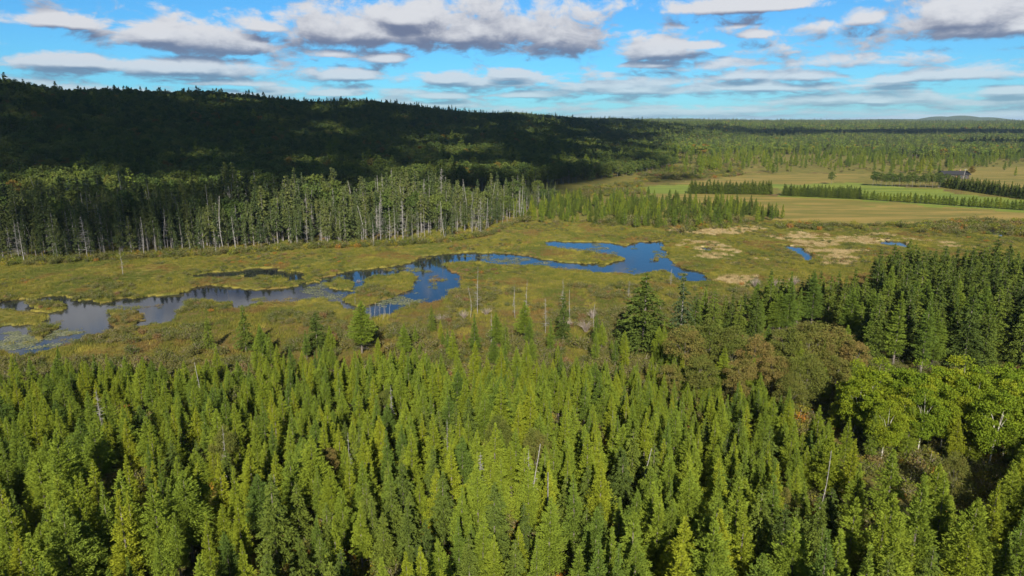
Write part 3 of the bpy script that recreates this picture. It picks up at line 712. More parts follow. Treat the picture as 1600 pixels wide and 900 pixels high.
SL = ('tall dark green spruce in the dense stand behind the maples and aspens', 'dense spruce stand behind the aspens')
sxx, syy = jitter_grid(rng, 30, 190, 112, 172, 3.3)
pxs = sxx / (syy + 8) * FPX + 800
k = inview(sxx, syy, 0.80, 20) & (syy > np.interp(pxs, [1040, 1150, 1330, 1380, 1700], [128, 124, 121, 110, 106])) & (syy < np.interp(pxs, [1040, 1130, 1200, 1320, 1370, 1700], [133, 138, 148, 150, 166, 172])) & (pxs > 1055)
k &= fbm(sxx, syy, 12, 2, 93) > np.interp(pxs, [1050, 1300, 1400], [0.42, 0.40, 0.22])
sxx, syy, pxs = sxx[k], syy[k], pxs[k]
hh = np.interp(pxs, [1050, 1200, 1330, 1400], [8.5, 10.3, 11.3, 13.2]) * rng.uniform(0.78, 1.1, len(sxx))
vis2 = inview(sxx, syy, 0.755, 2); cnt = 0; rest = []
n_stand = 0
for q in np.argsort(np.hypot(sxx, syy)):
    if vis2[q] and n_stand < 190:
        w_ = ('tall' if hh[q] > 12 else ('short' if hh[q] < 9.5 else 'middle-sized')) + ' %s in the dense stand ' + ('behind the rust-tinged maples' if pxs[q] < 1335 else ('close behind the aspens' if syy[q] < 132 else 'backing onto the reedy marsh'))
        SL = (w_ % 'dark green spruce',) * 2; LL = w_ % 'greener larch'
        if rng.uniform() < 0.45:
            plant('larch_tree', 'larch', (2, 6, 10)[int(rng.integers(3))], sxx[q], syy[q], hh[q], LL, 'larch tree', LL, rng) if n_larch < 330 else plant('spruce_tree', 'spruce', 2, sxx[q], syy[q], hh[q], SL[0], 'spruce tree', SL[1], rng)
            n_larch += 1
        else: plant('spruce_tree', 'spruce', int(rng.integers(4)), sxx[q], syy[q], hh[q], SL[0], 'spruce tree', SL[1], rng)
        n_stand += 1
    else: rest.append(q)
rest = np.array(rest, int)
scatter('spruce_forest', ['spruce'], pack(rng, sxx[rest], syy[rest], hh[rest], 10, 4), 'dark spruces continuing the dense stand behind the aspens', 'forest')

# lone trees on the brown marsh
for (px, py, top, lib_, wd, lab) in [
    (385, 552, 478, 'spruce', 1.15, 'dark spruce with spreading skirts near the left bend of the pond'.replace('left ', '')), (328, 548, 494, 'spruce', 0.85, 'small dim spruce beside the spruce with spreading skirts'),
    (496, 552, 488, 'spruce', 1.5, 'rounded dense spruce between the pointed larch and the pond bend'), (566, 555, 472, 'larch', 1.3, 'pointed bright larch standing alone on the brown marsh'),
    (425, 580, 522, 'larch', 1.2, 'yellow-green larch in front of the rounded dense spruce'), (632, 565, 508, 'larch', 1.0, 'narrow larch amid brown shrubs beside dead stems'),
    (820, 535, 472, 'larch', 1.1, 'thin-crowned larch among the dead trunks of the marsh'), (880, 540, 458, 'spruce', 0.9, 'dark ragged spruce among the dead trunks of the marsh'),
    (742, 560, 492, 'larch', 1.1, 'bright larch at the foot of the tallest dead trunk'), (675, 520, 478, 'spruce', 0.9, 'stunted dark spruce close to the round pond'),
    (860, 555, 500, 'larch', 1.0, 'small larch before the dark ragged spruce'), (940, 552, 505, 'larch', 0.9, 'small larch beside the broad dark spruce'), (700, 560, 515, 'larch', 1.0, 'small larch on the shrubby marsh edge'),
    (790, 558, 505, 'spruce', 0.9, 'low dark spruce on the shrubby marsh edge')]:
    x, y = G(px, py); d = ray(px, top); h = CAM_H + d[2] / d[1] * y
    plant(lib_ + '_tree', lib_, int(rng.integers(4)), x, y, h, lab, lib_ + ' tree', None, rng, wide=wd)

# ------------------------------------------------------------------ 3. marsh: sedge, reeds, shrubs, dead trees
rng = np.random.default_rng(31)
ux, uy = jitter_grid(rng, -225, 235, 101, 300, 1.12)
k = inview(ux, uy, 0.77, 4); ux, uy = ux[k], uy[k]
wt = wet(ux, uy)
emer = wt & (fbm(ux, uy, 7, 3, 111) > np.interp(ux, [-120, -60, -20, 20, 60], [0.66, 0.62, 0.62, 0.70, 0.74])) & (rng.uniform(0, 1, len(ux)) < 0.6)
k = (~wt | emer) & ~inside(ux, uy, FIELD_GOLD) & (rng.uniform(0, 1, len(ux)) < np.interp(uy, [100, 220, 300], [1, 0.8, 0.5])); ux, uy = ux[k], uy[k]
rd = reedy(ux, uy) & (rng.uniform(0, 1, len(ux)) < 0.75)
zz = ground_z(ux, uy)
zz = np.maximum(zz, -0.22)
scatter('marsh_sedge', ['sedge'], pack(rng, ux[~rd], uy[~rd], rng.uniform(0.35, 0.7, (~rd).sum()) * (0.55 + 0.95 * fbm(ux[~rd], uy[~rd], 6, 3, 113)), 0.62, 4, (0.8, 1.6), z=zz[~rd]), 'green-gold sedge covering the marsh round the pond', 'sedge')
scatter('dry_reeds', ['reed'], pack(rng, ux[rd], uy[rd], rng.uniform(0.5, 0.9, rd.sum()), 0.8, 3, z=zz[rd]), 'straw-pale dry reeds in bands beside the pond', 'reeds')
mx_, my_ = jitter_grid(rng, -190, 215, 150, 290, 1.9)
k = inview(mx_, my_, 0.77, 4) & ~wet(mx_, my_) & ~wet(mx_, my_ + 2) & (fbm(mx_, my_ * 0.7, 9, 4, 119) > 0.56) & ~inside(mx_, my_, FIELD_GOLD); mx_, my_ = mx_[k], my_[k]
scatter('bog_shrubs', ['shrub', 'under'], pack(rng, mx_, my_, rng.uniform(0.35, 0.95, len(mx_)), 1.5, 7, (1.0, 1.9)), 'mottled olive bog shrubs sprinkled through the sedge', 'bog shrubs')
# heath shrubs (uncountable low cover) and countable bigger bushes
hx, hy = jitter_grid(rng, -150, 150, 96, 175, 1.5)
den = fbm(hx, hy, 12, 3, 95)
k = inview(hx, hy, 0.78, 4) & ~wet(hx, hy) & ~wet(hx, hy + 2.5) & (den > np.interp(hy, [96, 120, 150, 172], [0.22, 0.36, 0.47, 0.60])); hx, hy = hx[k], hy[k]
scatter('heath_shrubs', ['shrub'], pack(rng, hx, hy, rng.uniform(0.6, 1.5, len(hx)) * np.interp(hy, [96, 104, 122], [1.7, 1.5, 1.0]) * (0.6 + 0.9 * fbm(hx, hy, 7, 2, 99)), 1.6, 4), 'brown and olive knee-high heath between the larches and the pond', 'heath')
for i, (px, py, sz) in enumerate([(640, 540, 3.2), (668, 548, 2.6), (702, 535, 2.6), (345, 556, 2.2), (300, 560, 2.2), (455, 552, 2.0), (720, 548, 2.2), (770, 532, 2.4), (835, 548, 2.2), (905, 545, 2.6), (930, 532, 2.4), (610, 552, 2.0), (255, 562, 2.4), (205, 556, 2.0), (540, 548, 2.0)]):
    x, y = G(px, py); plant('alder_shrub', 'shrub', i % 4, x, y, sz, 'rounded olive alder bush on the brown heath behind the larches', 'shrub', 'alder bushes on the heath', rng)
for i, (px, py, sz) in enumerate([(1440, 668, 3.6), (1462, 672, 3.0), (1425, 662, 3.2), (1520, 690, 2.6), (560, 440, 1.6), (915, 520, 3.0), (925, 500, 2.6), (885, 515, 2.6), (1180, 450, 3.0), (1210, 452, 3.2), (1240, 448, 3.0), (690, 505, 2.2), (725, 500, 2.4), (760, 495, 2.2)]):
    x, y = G(px, py); plant('bare_shrub', 'bare', i % 2, x, y, sz, 'leafless grey-brown bush among the green trees of the marsh edge', 'shrub', 'leafless bushes', rng)
SN = [(746, 492, 418, 0, 'tallest bare grey dead trunk standing on the brown marsh'), (735, 498, 448, 1, None), (801, 480, 447, 3, None), (822, 500, 438, 0, None), (879, 492, 436, 2, None), (852, 522, 466, 4, None), (805, 500, 455, 5, None), (890, 500, 455, 1, None), (578, 500, 476, 0, None),
      (586, 498, 474, 1, None), (594, 498, 474, 5, None), (602, 497, 476, 0, None), (610, 497, 474, 1, None), (580, 502, 480, 5, None), (598, 502, 480, 3, None), (1048, 448, 420, 2, 'single pale dead stem beside the narrow end of the pond'), (192, 431, 388, 0, 'pale forked dead tree leaning out of the sedge before the shore forest'), (1006, 490, 458, 5, None), (982, 470, 440, 2, None), (768, 545, 490, 2, None), (928, 515, 478, 1, None), (640, 482, 470, 1, None), (555, 478, 462, 0, None)]
for (px, py, top, v, lab) in SN:
    x, y = G(px, py); d = ray(px, top); h = CAM_H + d[2] / d[1] * y
    plant('dead_tree', 'snag', v, x, y, h, lab or 'thin grey dead trunk standing on the open marsh by the pond', 'dead tree', None if lab else 'dead trunks on the open marsh', rng, wide=min(1.2, max(0.8, 6 / h)))
# lily pads
qx, qy = [], []
for poly, n in ((P([(-30, 520), (60, 512), (140, 520), (90, 542), (0, 547)]), 420), (P([(585, 470), (640, 452), (668, 468), (610, 490)]), 330), (P([(560, 440), (640, 424), (660, 436), (600, 462)]), 160), (P([(740, 398), (840, 404), (870, 412), (760, 410)]), 260), (P([(870, 382), (940, 382), (970, 398), (900, 392)]), 200), (P([(470, 450), (530, 436), (540, 470), (480, 466)]), 180)):
    b0, b1 = poly.min(0), poly.max(0); x = rng.uniform(b0[0], b1[0], n * 2); y = rng.uniform(b0[1], b1[1], n * 2)
    k = inside(x, y, poly) & wet(x, y) & (fbm(x, y, 4, 2, 97) > 0.47); qx.append(x[k]); qy.append(y[k])
qx, qy = np.concatenate(qx), np.concatenate(qy)
scatter('lily_pads', ['pad'], pack(rng, qx, qy, np.full(len(qx), 1.0), 1.0, 2, z=np.full(len(qx), -0.092), sink=0), 'grey-green lily pads floating on the pond', 'lily pads')

# ------------------------------------------------------------------ 4. shore forest beyond the pond
rng = np.random.default_rng(41)
FR = P([(-260, 418), (0, 412), (60, 414), (130, 408), (250, 402), (380, 396), (480, 388), (600, 384), (700, 378), (770, 366), (815, 345), (840, 330)])     # foot of the forest
def front(x): return np.interp(x, FR[:, 0], FR[:, 1])
sx_, sy_ = jitter_grid(rng, -330, 40, 195, 420, 3.3)
fr = front(sx_) + (fbm(sx_, sy_ * 0, 9, 3, 121) - 0.35) * 16; k = (sy_ > fr) & ((rng.uniform(0, 1, len(sx_)) < np.interp(sy_ - fr, [0, 12, 25], [0.45, 0.8, 1])) & (rng.uniform(0, 1, len(sx_)) < np.interp(sx_, [-60, -25, 10], [1, 0.7, 0.4]))) & (sy_ < fr + 85) & inview(sx_, sy_, 0.80, 10) & (sx_ < 8 + (sy_ - 240) * 0.12)
sx_, sy_ = sx_[k], sy_[k]; dep = sy_ - front(sx_)
hh = np.interp(sx_, [-180, -90, -30, 10], [17.5, 18.5, 17.0, 11.0]) * rng.uniform(0.45, 1.1, len(sx_)) * (0.6 + 0.8 * fbm(sx_, sy_, 12, 2, 109)) * np.interp(dep, [0, 6, 20], [0.72, 0.95, 1.0])
vis3 = inview(sx_, sy_, 0.755, 2); n_shore = 0; rest = []
for q in np.argsort(np.where(vis3, dep, 1e5)):
    if vis3[q] and n_shore < 150:
        v = int(rng.integers(6))
        if rng.uniform() < (0.30 if sx_[q] < -35 else 0.5):
            plant('dead_tree', 'snag', int(rng.integers(6)), sx_[q], sy_[q], hh[q] * rng.uniform(0.5, 0.95), ('tall' if hh[q] > 13 else 'short') + ' bare silver-grey dead spruce along the front of the shore forest', 'dead tree', ('tall' if hh[q] > 13 else 'short') + ' dead spruces along the shore forest', rng, wide=0.8)
        else:
            pl = 'opposite the lily-pad basin' if sx_[q] < -95 else ('behind the reflecting channel' if sx_[q] < -35 else 'near the scrub by the golden field'); sz = 'tall' if hh[q] > 14 else 'short'
            lab = ('%s narrow spruce with bare grey lower stem %s' if v in (1, 4, 5) else '%s shaggy spruce clothed to the sedge %s') % (sz, pl)
            plant('shore_spruce', 'shore', v, sx_[q], sy_[q], hh[q], lab, 'spruce tree', lab, rng, wide=rng.uniform(1.0, 1.35)); n_shore += 1
    else: rest.append(q)
for q in range(52):
    x = rng.uniform(-78, 6) if q < 34 else rng.uniform(-170, -78); y = front(x) + rng.uniform(-2, 16); h = rng.uniform(5, 15)
    plant('dead_tree', 'snag', int(rng.integers(6)), x, y, h, ('tall' if h > 10 else 'short') + ' thin pale dead stem at the sedge edge of the shore forest', 'dead tree', ('tall' if h > 10 else 'short') + ' pale stems at the sedge edge', rng, wide=0.9)
rest = np.array(rest, int)
pk = pack(rng, sx_[rest], sy_[rest], hh[rest], 10, 6, (1.0, 1.35))
isb = rng.uniform(0, 1, len(pk)) < 0.10; pk[isb, 6] = 6 + rng.integers(0, 4, isb.sum()); pk[isb, 3] *= 0.85
isd = rng.uniform(0, 1, len(pk)) < 0.16; pk[isd, 6] = 10 + rng.integers(0, 6, isd.sum()); pk[isd, 3] *= 0.6
scatter('shore_forest', ['shore', 'hill', 'snag'], pk, 'dense shaggy spruce forest on the far shore of the pond', 'forest')
# shrubs along its foot
bx = rng.uniform(-200, 10, 700); by = front(bx) + rng.uniform(-3.5, 4, len(bx))
scatter('shore_shrubs', ['shrub', 'under'], pack(rng, bx, by, rng.uniform(1.0, 2.6, len(bx)), 1.6, 7), 'tangled low brush along the foot of the shore forest', 'brush')

# stand between pond and golden field
ST = P([(800, 352), (905, 350), (1000, 358), (1130, 357), (1228, 343), (1200, 328), (1080, 316), (1000, 312), (860, 316), (800, 330)])
mx_, my_ = jitter_grid(rng, -20, 140, 250, 480, 4.2)
k = inside(mx_, my_, ST) & (fbm(mx_, my_, 16, 2, 101) > 0.36); mx_, my_ = mx_[k], my_[k]
n_mid = 0; rest = []
for q in np.argsort(my_):
    h = rng.uniform(3.2, 8.2)
    if n_mid < 110:
        c = rng.uniform()
        if c < 0.25: plant('spruce_tree', 'spruce', int(rng.integers(4)), mx_[q], my_[q], h, 'dark spruce in the scrubby stand between pond and golden field', 'spruce tree', 'spruces before the golden field', rng, parts=False, wide=0.9)
        elif c < 0.6: plant('young_larch', 'larchmid', int(rng.integers(4)), mx_[q], my_[q], h, 'pale green larch in the scrubby stand between pond and golden field', 'larch tree', 'larches before the golden field', rng, parts=False)
        else: plant('alder_shrub', 'shrub', int(rng.integers(4)), mx_[q], my_[q], h * 0.42, 'olive bush in the scrubby stand between pond and golden field', 'shrub', 'bushes before the golden field', rng, parts=False, wide=1.4)
        n_mid += 1
    else: rest.append(q)
rest = np.array(rest, int)
scatter('scrub_stand', ['larchmid', 'spruce'], pack(rng, mx_[rest], my_[rest], rng.uniform(3, 8.2, len(rest)), 10, 8), 'mixed young conifers filling the stand before the golden field', 'forest')
# bushes fringing the marsh on the field side
BR = [P([(1210, 350), (1300, 353), (1420, 353), (1500, 347), (1640, 350), (1640, 360), (1450, 366), (1300, 362), (1220, 358)]), P([(1060, 352), (1140, 350), (1140, 366), (1060, 366)]), P([(1470, 348), (1640, 345), (1640, 385), (1500, 376)]), P([(850, 300), (1000, 285), (1010, 305), (960, 312), (850, 318)]), P([(1000, 262), (1160, 258), (1160, 275), (1040, 283), (990, 288)])]
bx, by = jitter_grid(rng, -30, 420, 250, 800, 3.0)
k = anyin(BR, bx, by) & (fbm(bx, by, 11, 2, 103) > 0.45) & ~wet(bx, by); bx, by = bx[k], by[k]
scatter('field_edge_brush', ['shrub', 'under'], pack(rng, bx, by, rng.uniform(1.2, 3.0, len(bx)), 1.6, 7, (1.0, 1.6)), 'olive brush fringing the marsh and the golden field', 'brush')

# ------------------------------------------------------------------ 5. farm: hedges, house, pole
rng = np.random.default_rng(51)
def row(p0, p1, n, h, kind, name, lab, cat, grp, rows=1, wide=1.0):
    a, b = np.array(G(*p0)), np.array(G(*p1)); d = (b - a) / np.linalg.norm(b - a); nrm = np.array([-d[1], d[0]])
    for r in range(rows):
        for q in range(n):
            t = (q + 0.5 * r + rng.uniform(-0.15, 0.15)) / max(1, n - 1)
            p = a + (b - a) * min(t, 1.0) + nrm * (r * 4.0 + rng.uniform(-0.5, 0.5))
            plant(name, kind, int(rng.integers(len(LIB[kind]))), p[0], p[1], h * rng.uniform(0.85, 1.12), lab, cat, grp, rng, parts=False, wide=wide)
row((1080, 303), (1203, 304), 22, 8.2, 'spruce', 'hedge_spruce', 'dark spruce in the straight double row at the green field edge', 'spruce tree', 'dark double hedge row', 2, 1.35)
row((1224, 306), (1342, 311), 22, 7.0, 'spruce', 'hedge_spruce', 'dark spruce in the hedge row beside the golden field', 'spruce tree', 'second hedge row', 2, 1.35)
row((1350, 312), (1605, 329), 46, 5.4, 'larchmid', 'hedge_conifer', 'pale green conifer in the long hedge between green and golden fields', 'conifer', 'long pale hedge row', 1, 1.6)
row((1365, 291), (1468, 294), 11, 10.0, 'hill', 'hedge_hardwood', 'rounded grey-green tree in the clump by the farm track', 'hardwood tree', 'clump by the track', 2, 0.85)
row((1470, 292), (1610, 313), 26, 8.5, 'spruce', 'windbreak_spruce', 'dark spruce in the windbreak running down from the house', 'spruce tree', 'windbreak by the house', 2, 1.1)
for (px, py, h, lab) in [(1299, 288, 9.5, 'single round-topped tree in the tan far field'), (1108, 287, 4.0, 'small bushy tree at the near end of the tan field'), (1516, 280, 11, 'tall dark tree beside the house gable'), (1455, 272, 11, 'dark rounded tree before the house roof'), (1478, 284, 6.5, 'low leafy tree hiding one end of the house wall'), (1488, 285, 5.0, 'squat leafy tree in front of the house door'), (1497, 285, 5.5, 'squat leafy tree between the house and the leaning pole')]:
    x, y = G(px, py); plant('hardwood_tree', 'hill', int(rng.integers(4)), x, y, h, lab, 'hardwood tree', None, rng, wide=0.9)
def boxv(x0, x1, y0, y1, z0, z1):
    V = np.array([[x, y, z] for z in (z0, z1) for y in (y0, y1) for x in (x0, x1)], float)
    return V, np.array([[0, 2, 3, 1], [4, 5, 7, 6], [0, 1, 5, 4], [2, 6, 7, 3], [0, 4, 6, 2], [1, 3, 7, 5]])
def flat_mat(name, c, rough=0.8):
    m, nt, out = base_mat(name); p = nd(nt, 'ShaderNodeBsdfPrincipled')
    g = nd(nt, 'ShaderNodeTexCoord').outputs['Object']
    f = noise(nt, g, 2.5, 4, 0.6)
    nt.links.new(mixc(nt, f, (*[v * 0.75 for v in c], 1), (*[min(1, v * 1.2) for v in c], 1)), p.inputs['Base Color']); p.inputs['Roughness'].default_value = rough; p.inputs['Specular IOR Level'].default_value = 0.15
    nt.links.new(p.outputs[0], out.inputs[0]); return m
hx0, hy0 = G(1489, 279)
hz = float(ground_z(np.array([hx0]), np.array([hy0]))[0])
house = add('farm_house', None, label='low house with shallow dark roof behind the windbreak spruces', cat='house', loc=(hx0, hy0, hz), rz=R(-6))
wm, rm, gm, fm = flat_mat('brown_siding', (0.045, 0.036, 0.03)), flat_mat('slate_grey_roof', (0.022, 0.022, 0.024)), flat_mat('dark_glass', (0.03, 0.035, 0.04), 0.15), flat_mat('cream_trim', (0.20, 0.18, 0.15))
wp = [boxv(-9, 9, -5, 5, -0.3, 3.6)]
gab = (np.array([[-9, -5, 3.6], [-9, 5, 3.6], [-9, 0, 5.6], [9, -5, 3.6], [9, 5, 3.6], [9, 0, 5.6]]), None)
wall = add('wall', mesh('wall', wp[0][0], [wp[0][1]], [wm]), house)
add('gable', mesh('gable', gab[0], [[[0, 1, 2], [3, 5, 4]]], [wm]), house)
def slab(sgn):
    e, t = 6.0, 0.22; y0, z0, y1, z1 = 0.0, 5.78, sgn * e, 5.78 - e * 0.4
    V = np.array([[x, y, z + d] for d in (0, t) for (y, z) in ((y0, z0), (y1, z1)) for x in (-10, 10)], float)
    return V, np.array([[0, 2, 3, 1], [4, 5, 7, 6], [0, 1, 5, 4], [2, 6, 7, 3], [0, 4, 6, 2], [1, 3, 7, 5]])
for s_ in (-1, 1):
    v, f = slab(s_); rf = add('roof', mesh('roof', v, [f], [rm]), house)
v, f = boxv(4.4, 5.2, 0.6, 1.4, 4.6, 7.0); add('chimney', mesh('chimney', v, [f], [flat_mat('chimney_brick', (0.22, 0.12, 0.09))]), rf)
for wx0 in (-7.2, -3.6, 2.6, 6.0):
    v, f = boxv(wx0 - 0.1, wx0 + 1.5, -5.06, -4.98, 1.0, 2.7); wi = add('window', mesh('window', v, [f], [fm]), house)
    v, f = boxv(wx0, wx0 + 1.4, -5.09, -5.063, 1.1, 2.6); add('pane', mesh('pane', v, [f], [gm]), wi)
v, f = boxv(-0.6, 0.5, -5.06, -4.98, -0.1, 2.1); dr = add('door', mesh('door', v, [f], [flat_mat('door_paint', (0.25, 0.08, 0.06))]), house)
v, f = boxv(0.28, 0.36, -5.12, -5.063, 0.95, 1.05); add('handle', mesh('handle', v, [f], [gm]), dr)
x, y = G(1504, 284); z = float(ground_z(np.array([x]), np.array([y]))[0])
v, f = tube([[0, 0, -0.3], [0.4, 0, 4.5], [1.1, 0, 9.6]], [0.20, 0.17, 0.13], 8)
pole = add('utility_pole', None, label='pale leaning utility pole beside the low house', cat='pole', loc=(x, y, z))
add('shaft', mesh('shaft', v, [f], [MAT['grey']]), pole)
v, f = boxv(-0.2, 2.3, -0.07, 0.07, 8.9, 9.08); add('crossarm', mesh('crossarm', v, [f], [MAT['grey']]), pole)

# scattered bushes on the rough ground behind the far field
bx, by = jitter_grid(rng, 90, 760, 560, 1000, 7.5)
sB = bx / by
k = (fbm(bx, by, 45, 3, 105) > 0.42) & (sB > 0.16) & inview(bx, by, 0.78, 5) & (terrain(bx, by) < 14) & ~anyin([FIELD_FAR, TRACK, FIELD_GOLD] + FIELD_GREEN, bx, by) & (rng.uniform(0, 1, len(bx)) < np.interp(by, [560, 850, 1000], [0.45, 0.7, 1]))
k &= ~(inside(bx, by, MEADOW) & (rng.uniform(0, 1, len(bx)) < 0.9))
bx, by = bx[k], by[k]
scatter('rough_pasture_brush', ['shrub', 'larchmid'], pack(rng, bx, by, rng.uniform(1.6, 4.2, len(bx)), 3.0, 8, (0.9, 1.3)), 'scattered bushes on rough ground behind the tan field', 'brush')

# ------------------------------------------------------------------ 6. wooded hill and valley forest
rng = np.random.default_rng(61)
def hill_zone(x, y):
    yy = np.maximum(y, 60); s = np.clip(x / yy, -1.1, 0.9); f = np.interp(s, XF, FOOT)
    return s, yy - f
hx, hy = jitter_grid(rng, -1000, 330, 290, 1300, 6.6)
s, dd = hill_zone(hx, hy)
k = inview(hx, hy, 0.79, 15) & (s < 0.235) & (hy < 1250) & (dd > np.interp(s, [-0.8, -0.1, 0.05, 0.2], [-10, -20, -30, -20]))
k &= ~((hy < front(hx) + 83) & (hx < 10))
hx, hy = hx[k], hy[k]; s, dd = hill_zone(hx, hy); hz_ = ground_z(hx, hy)
hh = rng.uniform(11, 19, len(hx)) * np.interp(s, [0.0, 0.22], [1.0, 0.62])
con = rng.uniform(0, 1, len(hx)) < np.interp(hz_, [0, 25, 60], [0.18, 0.12, 0.30]); hh = np.where(con, hh * rng.uniform(0.8, 1.3, len(hx)), hh)
vis4 = inview(hx, hy, 0.755, 0)
score = np.where(vis4 & (hz_ > 3) & ~con, np.hypot(hx, hy), 1e6); order = np.argsort(score)
HL = 'round-crowned hardwood on the lower slope of the shaded hill above the shore forest'
for q in order[:290]:
    HL = '%s round-crowned hardwood low on the shaded hill, %s' % ('tall' if hh[q] > 15.5 else ('low' if hh[q] < 12.5 else 'middling'), 'above the shore forest' if hx[q] < 0 else 'near the end of the hill by the fields')
    hv = int(rng.integers(4)); HL = ('broad ' if hv in (0, 2) else 'narrow ') + HL
    plant('hardwood_tree', 'hill', hv, hx[q], hy[q], hh[q], HL, 'hardwood tree', HL, rng, parts=False, z=float(hz_[q]), wide=rng.uniform(0.95, 1.2))
rest = np.setdiff1d(np.arange(len(hx)), order[:290])
pk = pack(rng, hx[rest], hy[rest], hh[rest], 10, 4, (0.95, 1.25), z=hz_[rest], sink=0.3)
c = con[rest]; pk[c, 6] = 4 + rng.integers(0, 3, c.sum()); pk[c, 4] *= 1.05; pk[c, 3] *= 0.9
scatter('hill_forest', ['hill', 'farcon'], pk, 'dense dark hardwood and conifer forest covering the shaded hill', 'forest')
# farther forest, coarser
def far_forest(name, y0, y1, step, cond, hr, kinds, ncon, label, cfrac):
    x, y = jitter_grid(rng, -0.8 * y1, 0.8 * y1, y0, y1, step)
    k = inview(x, y, 0.78, 10); x, y = x[k], y[k]; s = x / y; k = cond(x, y, s); x, y = x[k], y[k]
    z = ground_z(x, y); h = rng.uniform(hr[0], hr[1], len(x))
    pk = pack(rng, x, y, h, 10, len(LIB[kinds[0]]), (0.95, 1.3), z=z, sink=0.3)
    n0 = len(LIB[kinds[0]]); c = rng.uniform(0, 1, len(x)) < cfrac(x, y, z); pk[c, 6] = n0 + rng.integers(0, len(LIB[kinds[1]]), c.sum()); pk[c, 4] *= rng.uniform(0.9, 1.5, c.sum()); pk[c, 3] *= 0.8
    scatter(name, kinds, pk, label, 'forest')
far_forest('ridge_forest', 1240, 2500, 8.5, lambda x, y, s: (s < 0.30) & (hill_zone(x, y)[1] > 0) & (y < np.interp(s, XF, RIDGE) + 250), (12, 18), ['hillfar', 'farcon'], 3, 'dark forest running along the ridge of the hill', lambda x, y, z: np.where(z > 40, 0.3, 0.2))
far_forest('valley_forest', 820, 2000, 8.5, lambda x, y, s: (s > 0.2) & ((s >= 0.295) | (y > 900)) & (y > 860 + 160 * fbm(x, y, 90, 2, 107) - 120 * (s > 0.55)) & ((s > 0.29) | (hill_zone(x, y)[1] > 60)), (9, 15), ['valley', 'valleycon'], 3, 'sunlit mixed forest spreading across the valley to the horizon', lambda x, y, z: 0.30 + 0 * x)
far_forest('horizon_forest', 2000, 4200, 15, lambda x, y, s: (s > -0.05) & ((s > 0.29) | (y > np.interp(s, XF, RIDGE) + 200)), (12, 19), ['valley', 'valleycon'], 3, 'yellow-green forest close under the skyline', lambda x, y, z: 0.22 + 0 * x)

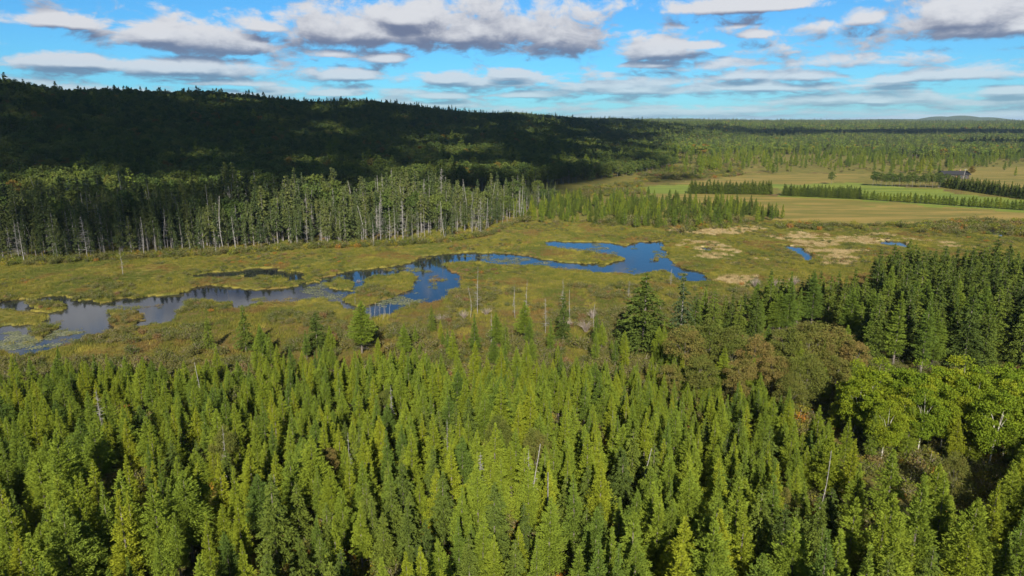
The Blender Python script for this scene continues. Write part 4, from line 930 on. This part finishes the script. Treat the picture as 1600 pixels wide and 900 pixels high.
# ------------------------------------------------------------------ 7. clouds whose shadow lies on the hill
def cloud_mesh(name, poly, alt, step, thick, seed, label, holes=None):
    """poly: outline of the shadow on the ground; the cloud floats up-sun of it"""
    off = alt / math.tan(R(SUN_EL))
    x0, y0 = poly.min(0) - step; x1, y1 = poly.max(0) + step
    gx, gy = np.meshgrid(np.arange(x0, x1, step), np.arange(y0, y1, step))
    nx = (fbm(gx, gy, 210, 4, seed) - 0.5) * 230; ny = (fbm(gx, gy, 210, 4, seed + 5) - 0.5) * 230
    m = inside(gx + nx * 0.6, gy + ny, poly)
    if holes:
        fl = fbm(gx, gy, 30, 2, seed + 3); qs = np.linspace(0, 1, 51); p = holes(gx, gy)
        m &= fl > np.interp(p, qs, np.quantile(fl, qs))
    # distance from the rim, by erosion
    dist = np.zeros(gx.shape); cur = m.copy()
    for q in range(12):
        dist += cur; c2 = cur.copy(); c2[1:] &= cur[:-1]; c2[:-1] &= cur[1:]; c2[:, 1:] &= cur[:, :-1]; c2[:, :-1] &= cur[:, 1:]
        c2[0] = c2[-1] = False; c2[:, 0] = c2[:, -1] = False; cur = c2
    d = np.sqrt(np.clip(dist / 12, 0, 1))
    bump = fbm(gx, gy, 140, 4, seed + 9)
    top = alt + thick * d * (0.45 + 0.9 * bump) + 4; bot = alt - thick * 0.16 * d * fbm(gx, gy, 90, 3, seed + 11) - 4
    n = gx.size; ny_, nx_ = gx.shape; idx = np.arange(n).reshape(ny_, nx_)
    cell = m[:-1, :-1] & m[1:, :-1] & m[:-1, 1:] & m[1:, 1:]
    a, b, c, e = idx[:-1, :-1][cell], idx[:-1, 1:][cell], idx[1:, 1:][cell], idx[1:, :-1][cell]
    V = np.concatenate([np.stack([gx, gy - off, top], -1).reshape(-1, 3), np.stack([gx, gy - off, bot], -1).reshape(-1, 3)])
    F = np.concatenate([np.stack([a, b, c, e], 1), np.stack([a, e, c, b], 1) + n])
    used = np.unique(F); rm_ = np.zeros(2 * n, int); rm_[used] = np.arange(len(used))
    mt, nt, out = base_mat(name + '_vapour'); df = nd(nt, 'ShaderNodeBsdfDiffuse'); tr = nd(nt, 'ShaderNodeBsdfTranslucent'); mx = nd(nt, 'ShaderNodeMixShader')
    df.inputs[0].default_value = (0.9, 0.9, 0.9, 1); tr.inputs[0].default_value = (0.75, 0.77, 0.8, 1); mx.inputs[0].default_value = 0.5
    nt.links.new(df.outputs[0], mx.inputs[1]); nt.links.new(tr.outputs[0], mx.inputs[2]); nt.links.new(mx.outputs[0], out.inputs[0])
    add(name, mesh(name, V[used], [rm_[F]], [mt], smooth=True), kind='structure', label=label, cat='cloud')
cloud_mesh('cloud_bank', np.array([(-1500, 225), (-330, 240), (-190, 275), (-120, 305), (-80, 370), (-30, 410), (60, 450), (150, 560), (230, 800), (350, 1150), (560, 1500), (820, 1650), (860, 1950), (420, 2200), (250, 2750), (-1500, 2750)], float), 1300, 10, 240, 111, 'broad cumulus bank that shades the wooded hill', lambda x, y: 0.19 + 0.08 * ss(fbm(x, y, 160, 3, 117), 0.42, 0.7) + 0.30 * ss(x / np.maximum(y, 100), 0.05, 0.30))
cloud_mesh('cloud_fringe', np.array([(-420, 200), (-200, 208), (-95, 222), (-62, 262), (-60, 330), (-110, 330), (-200, 290), (-420, 260)], float), 1300, 5, 30, 151, 'ragged thin fringe of the cumulus bank', lambda x, y: 0.58 + 0 * x)
cloud_mesh('small_cloud', np.array([(700, 1180), (1050, 1080), (1350, 1130), (1250, 1240), (850, 1290)], float), 1300, 18, 90, 131, 'small cumulus that shades a strip of the valley forest')

cloud_mesh('small_cloud', np.array([(500, 1650), (900, 1580), (1500, 1700), (1900, 1900), (1300, 1950), (700, 1820)], float), 1300, 18, 90, 171, 'second small cumulus that shades the valley forest under the skyline')

# ------------------------------------------------------------------ 8. air
v, f = boxv(-27000, 27000, -27000, 27000, -2.0, 190.0)
hm, nt, out = base_mat('thin_autumn_haze')
pv = nd(nt, 'ShaderNodeVolumePrincipled'); pv.inputs['Color'].default_value = (0.62, 0.80, 1.0, 1); pv.inputs['Density'].default_value = 4.5e-5; pv.inputs['Anisotropy'].default_value = 0.2
nt.links.new(pv.outputs[0], out.inputs['Volume'])
add('haze', mesh('haze', v, [f], [hm]), kind='stuff', label='thin bluish autumn haze filling the valley air', cat='haze')
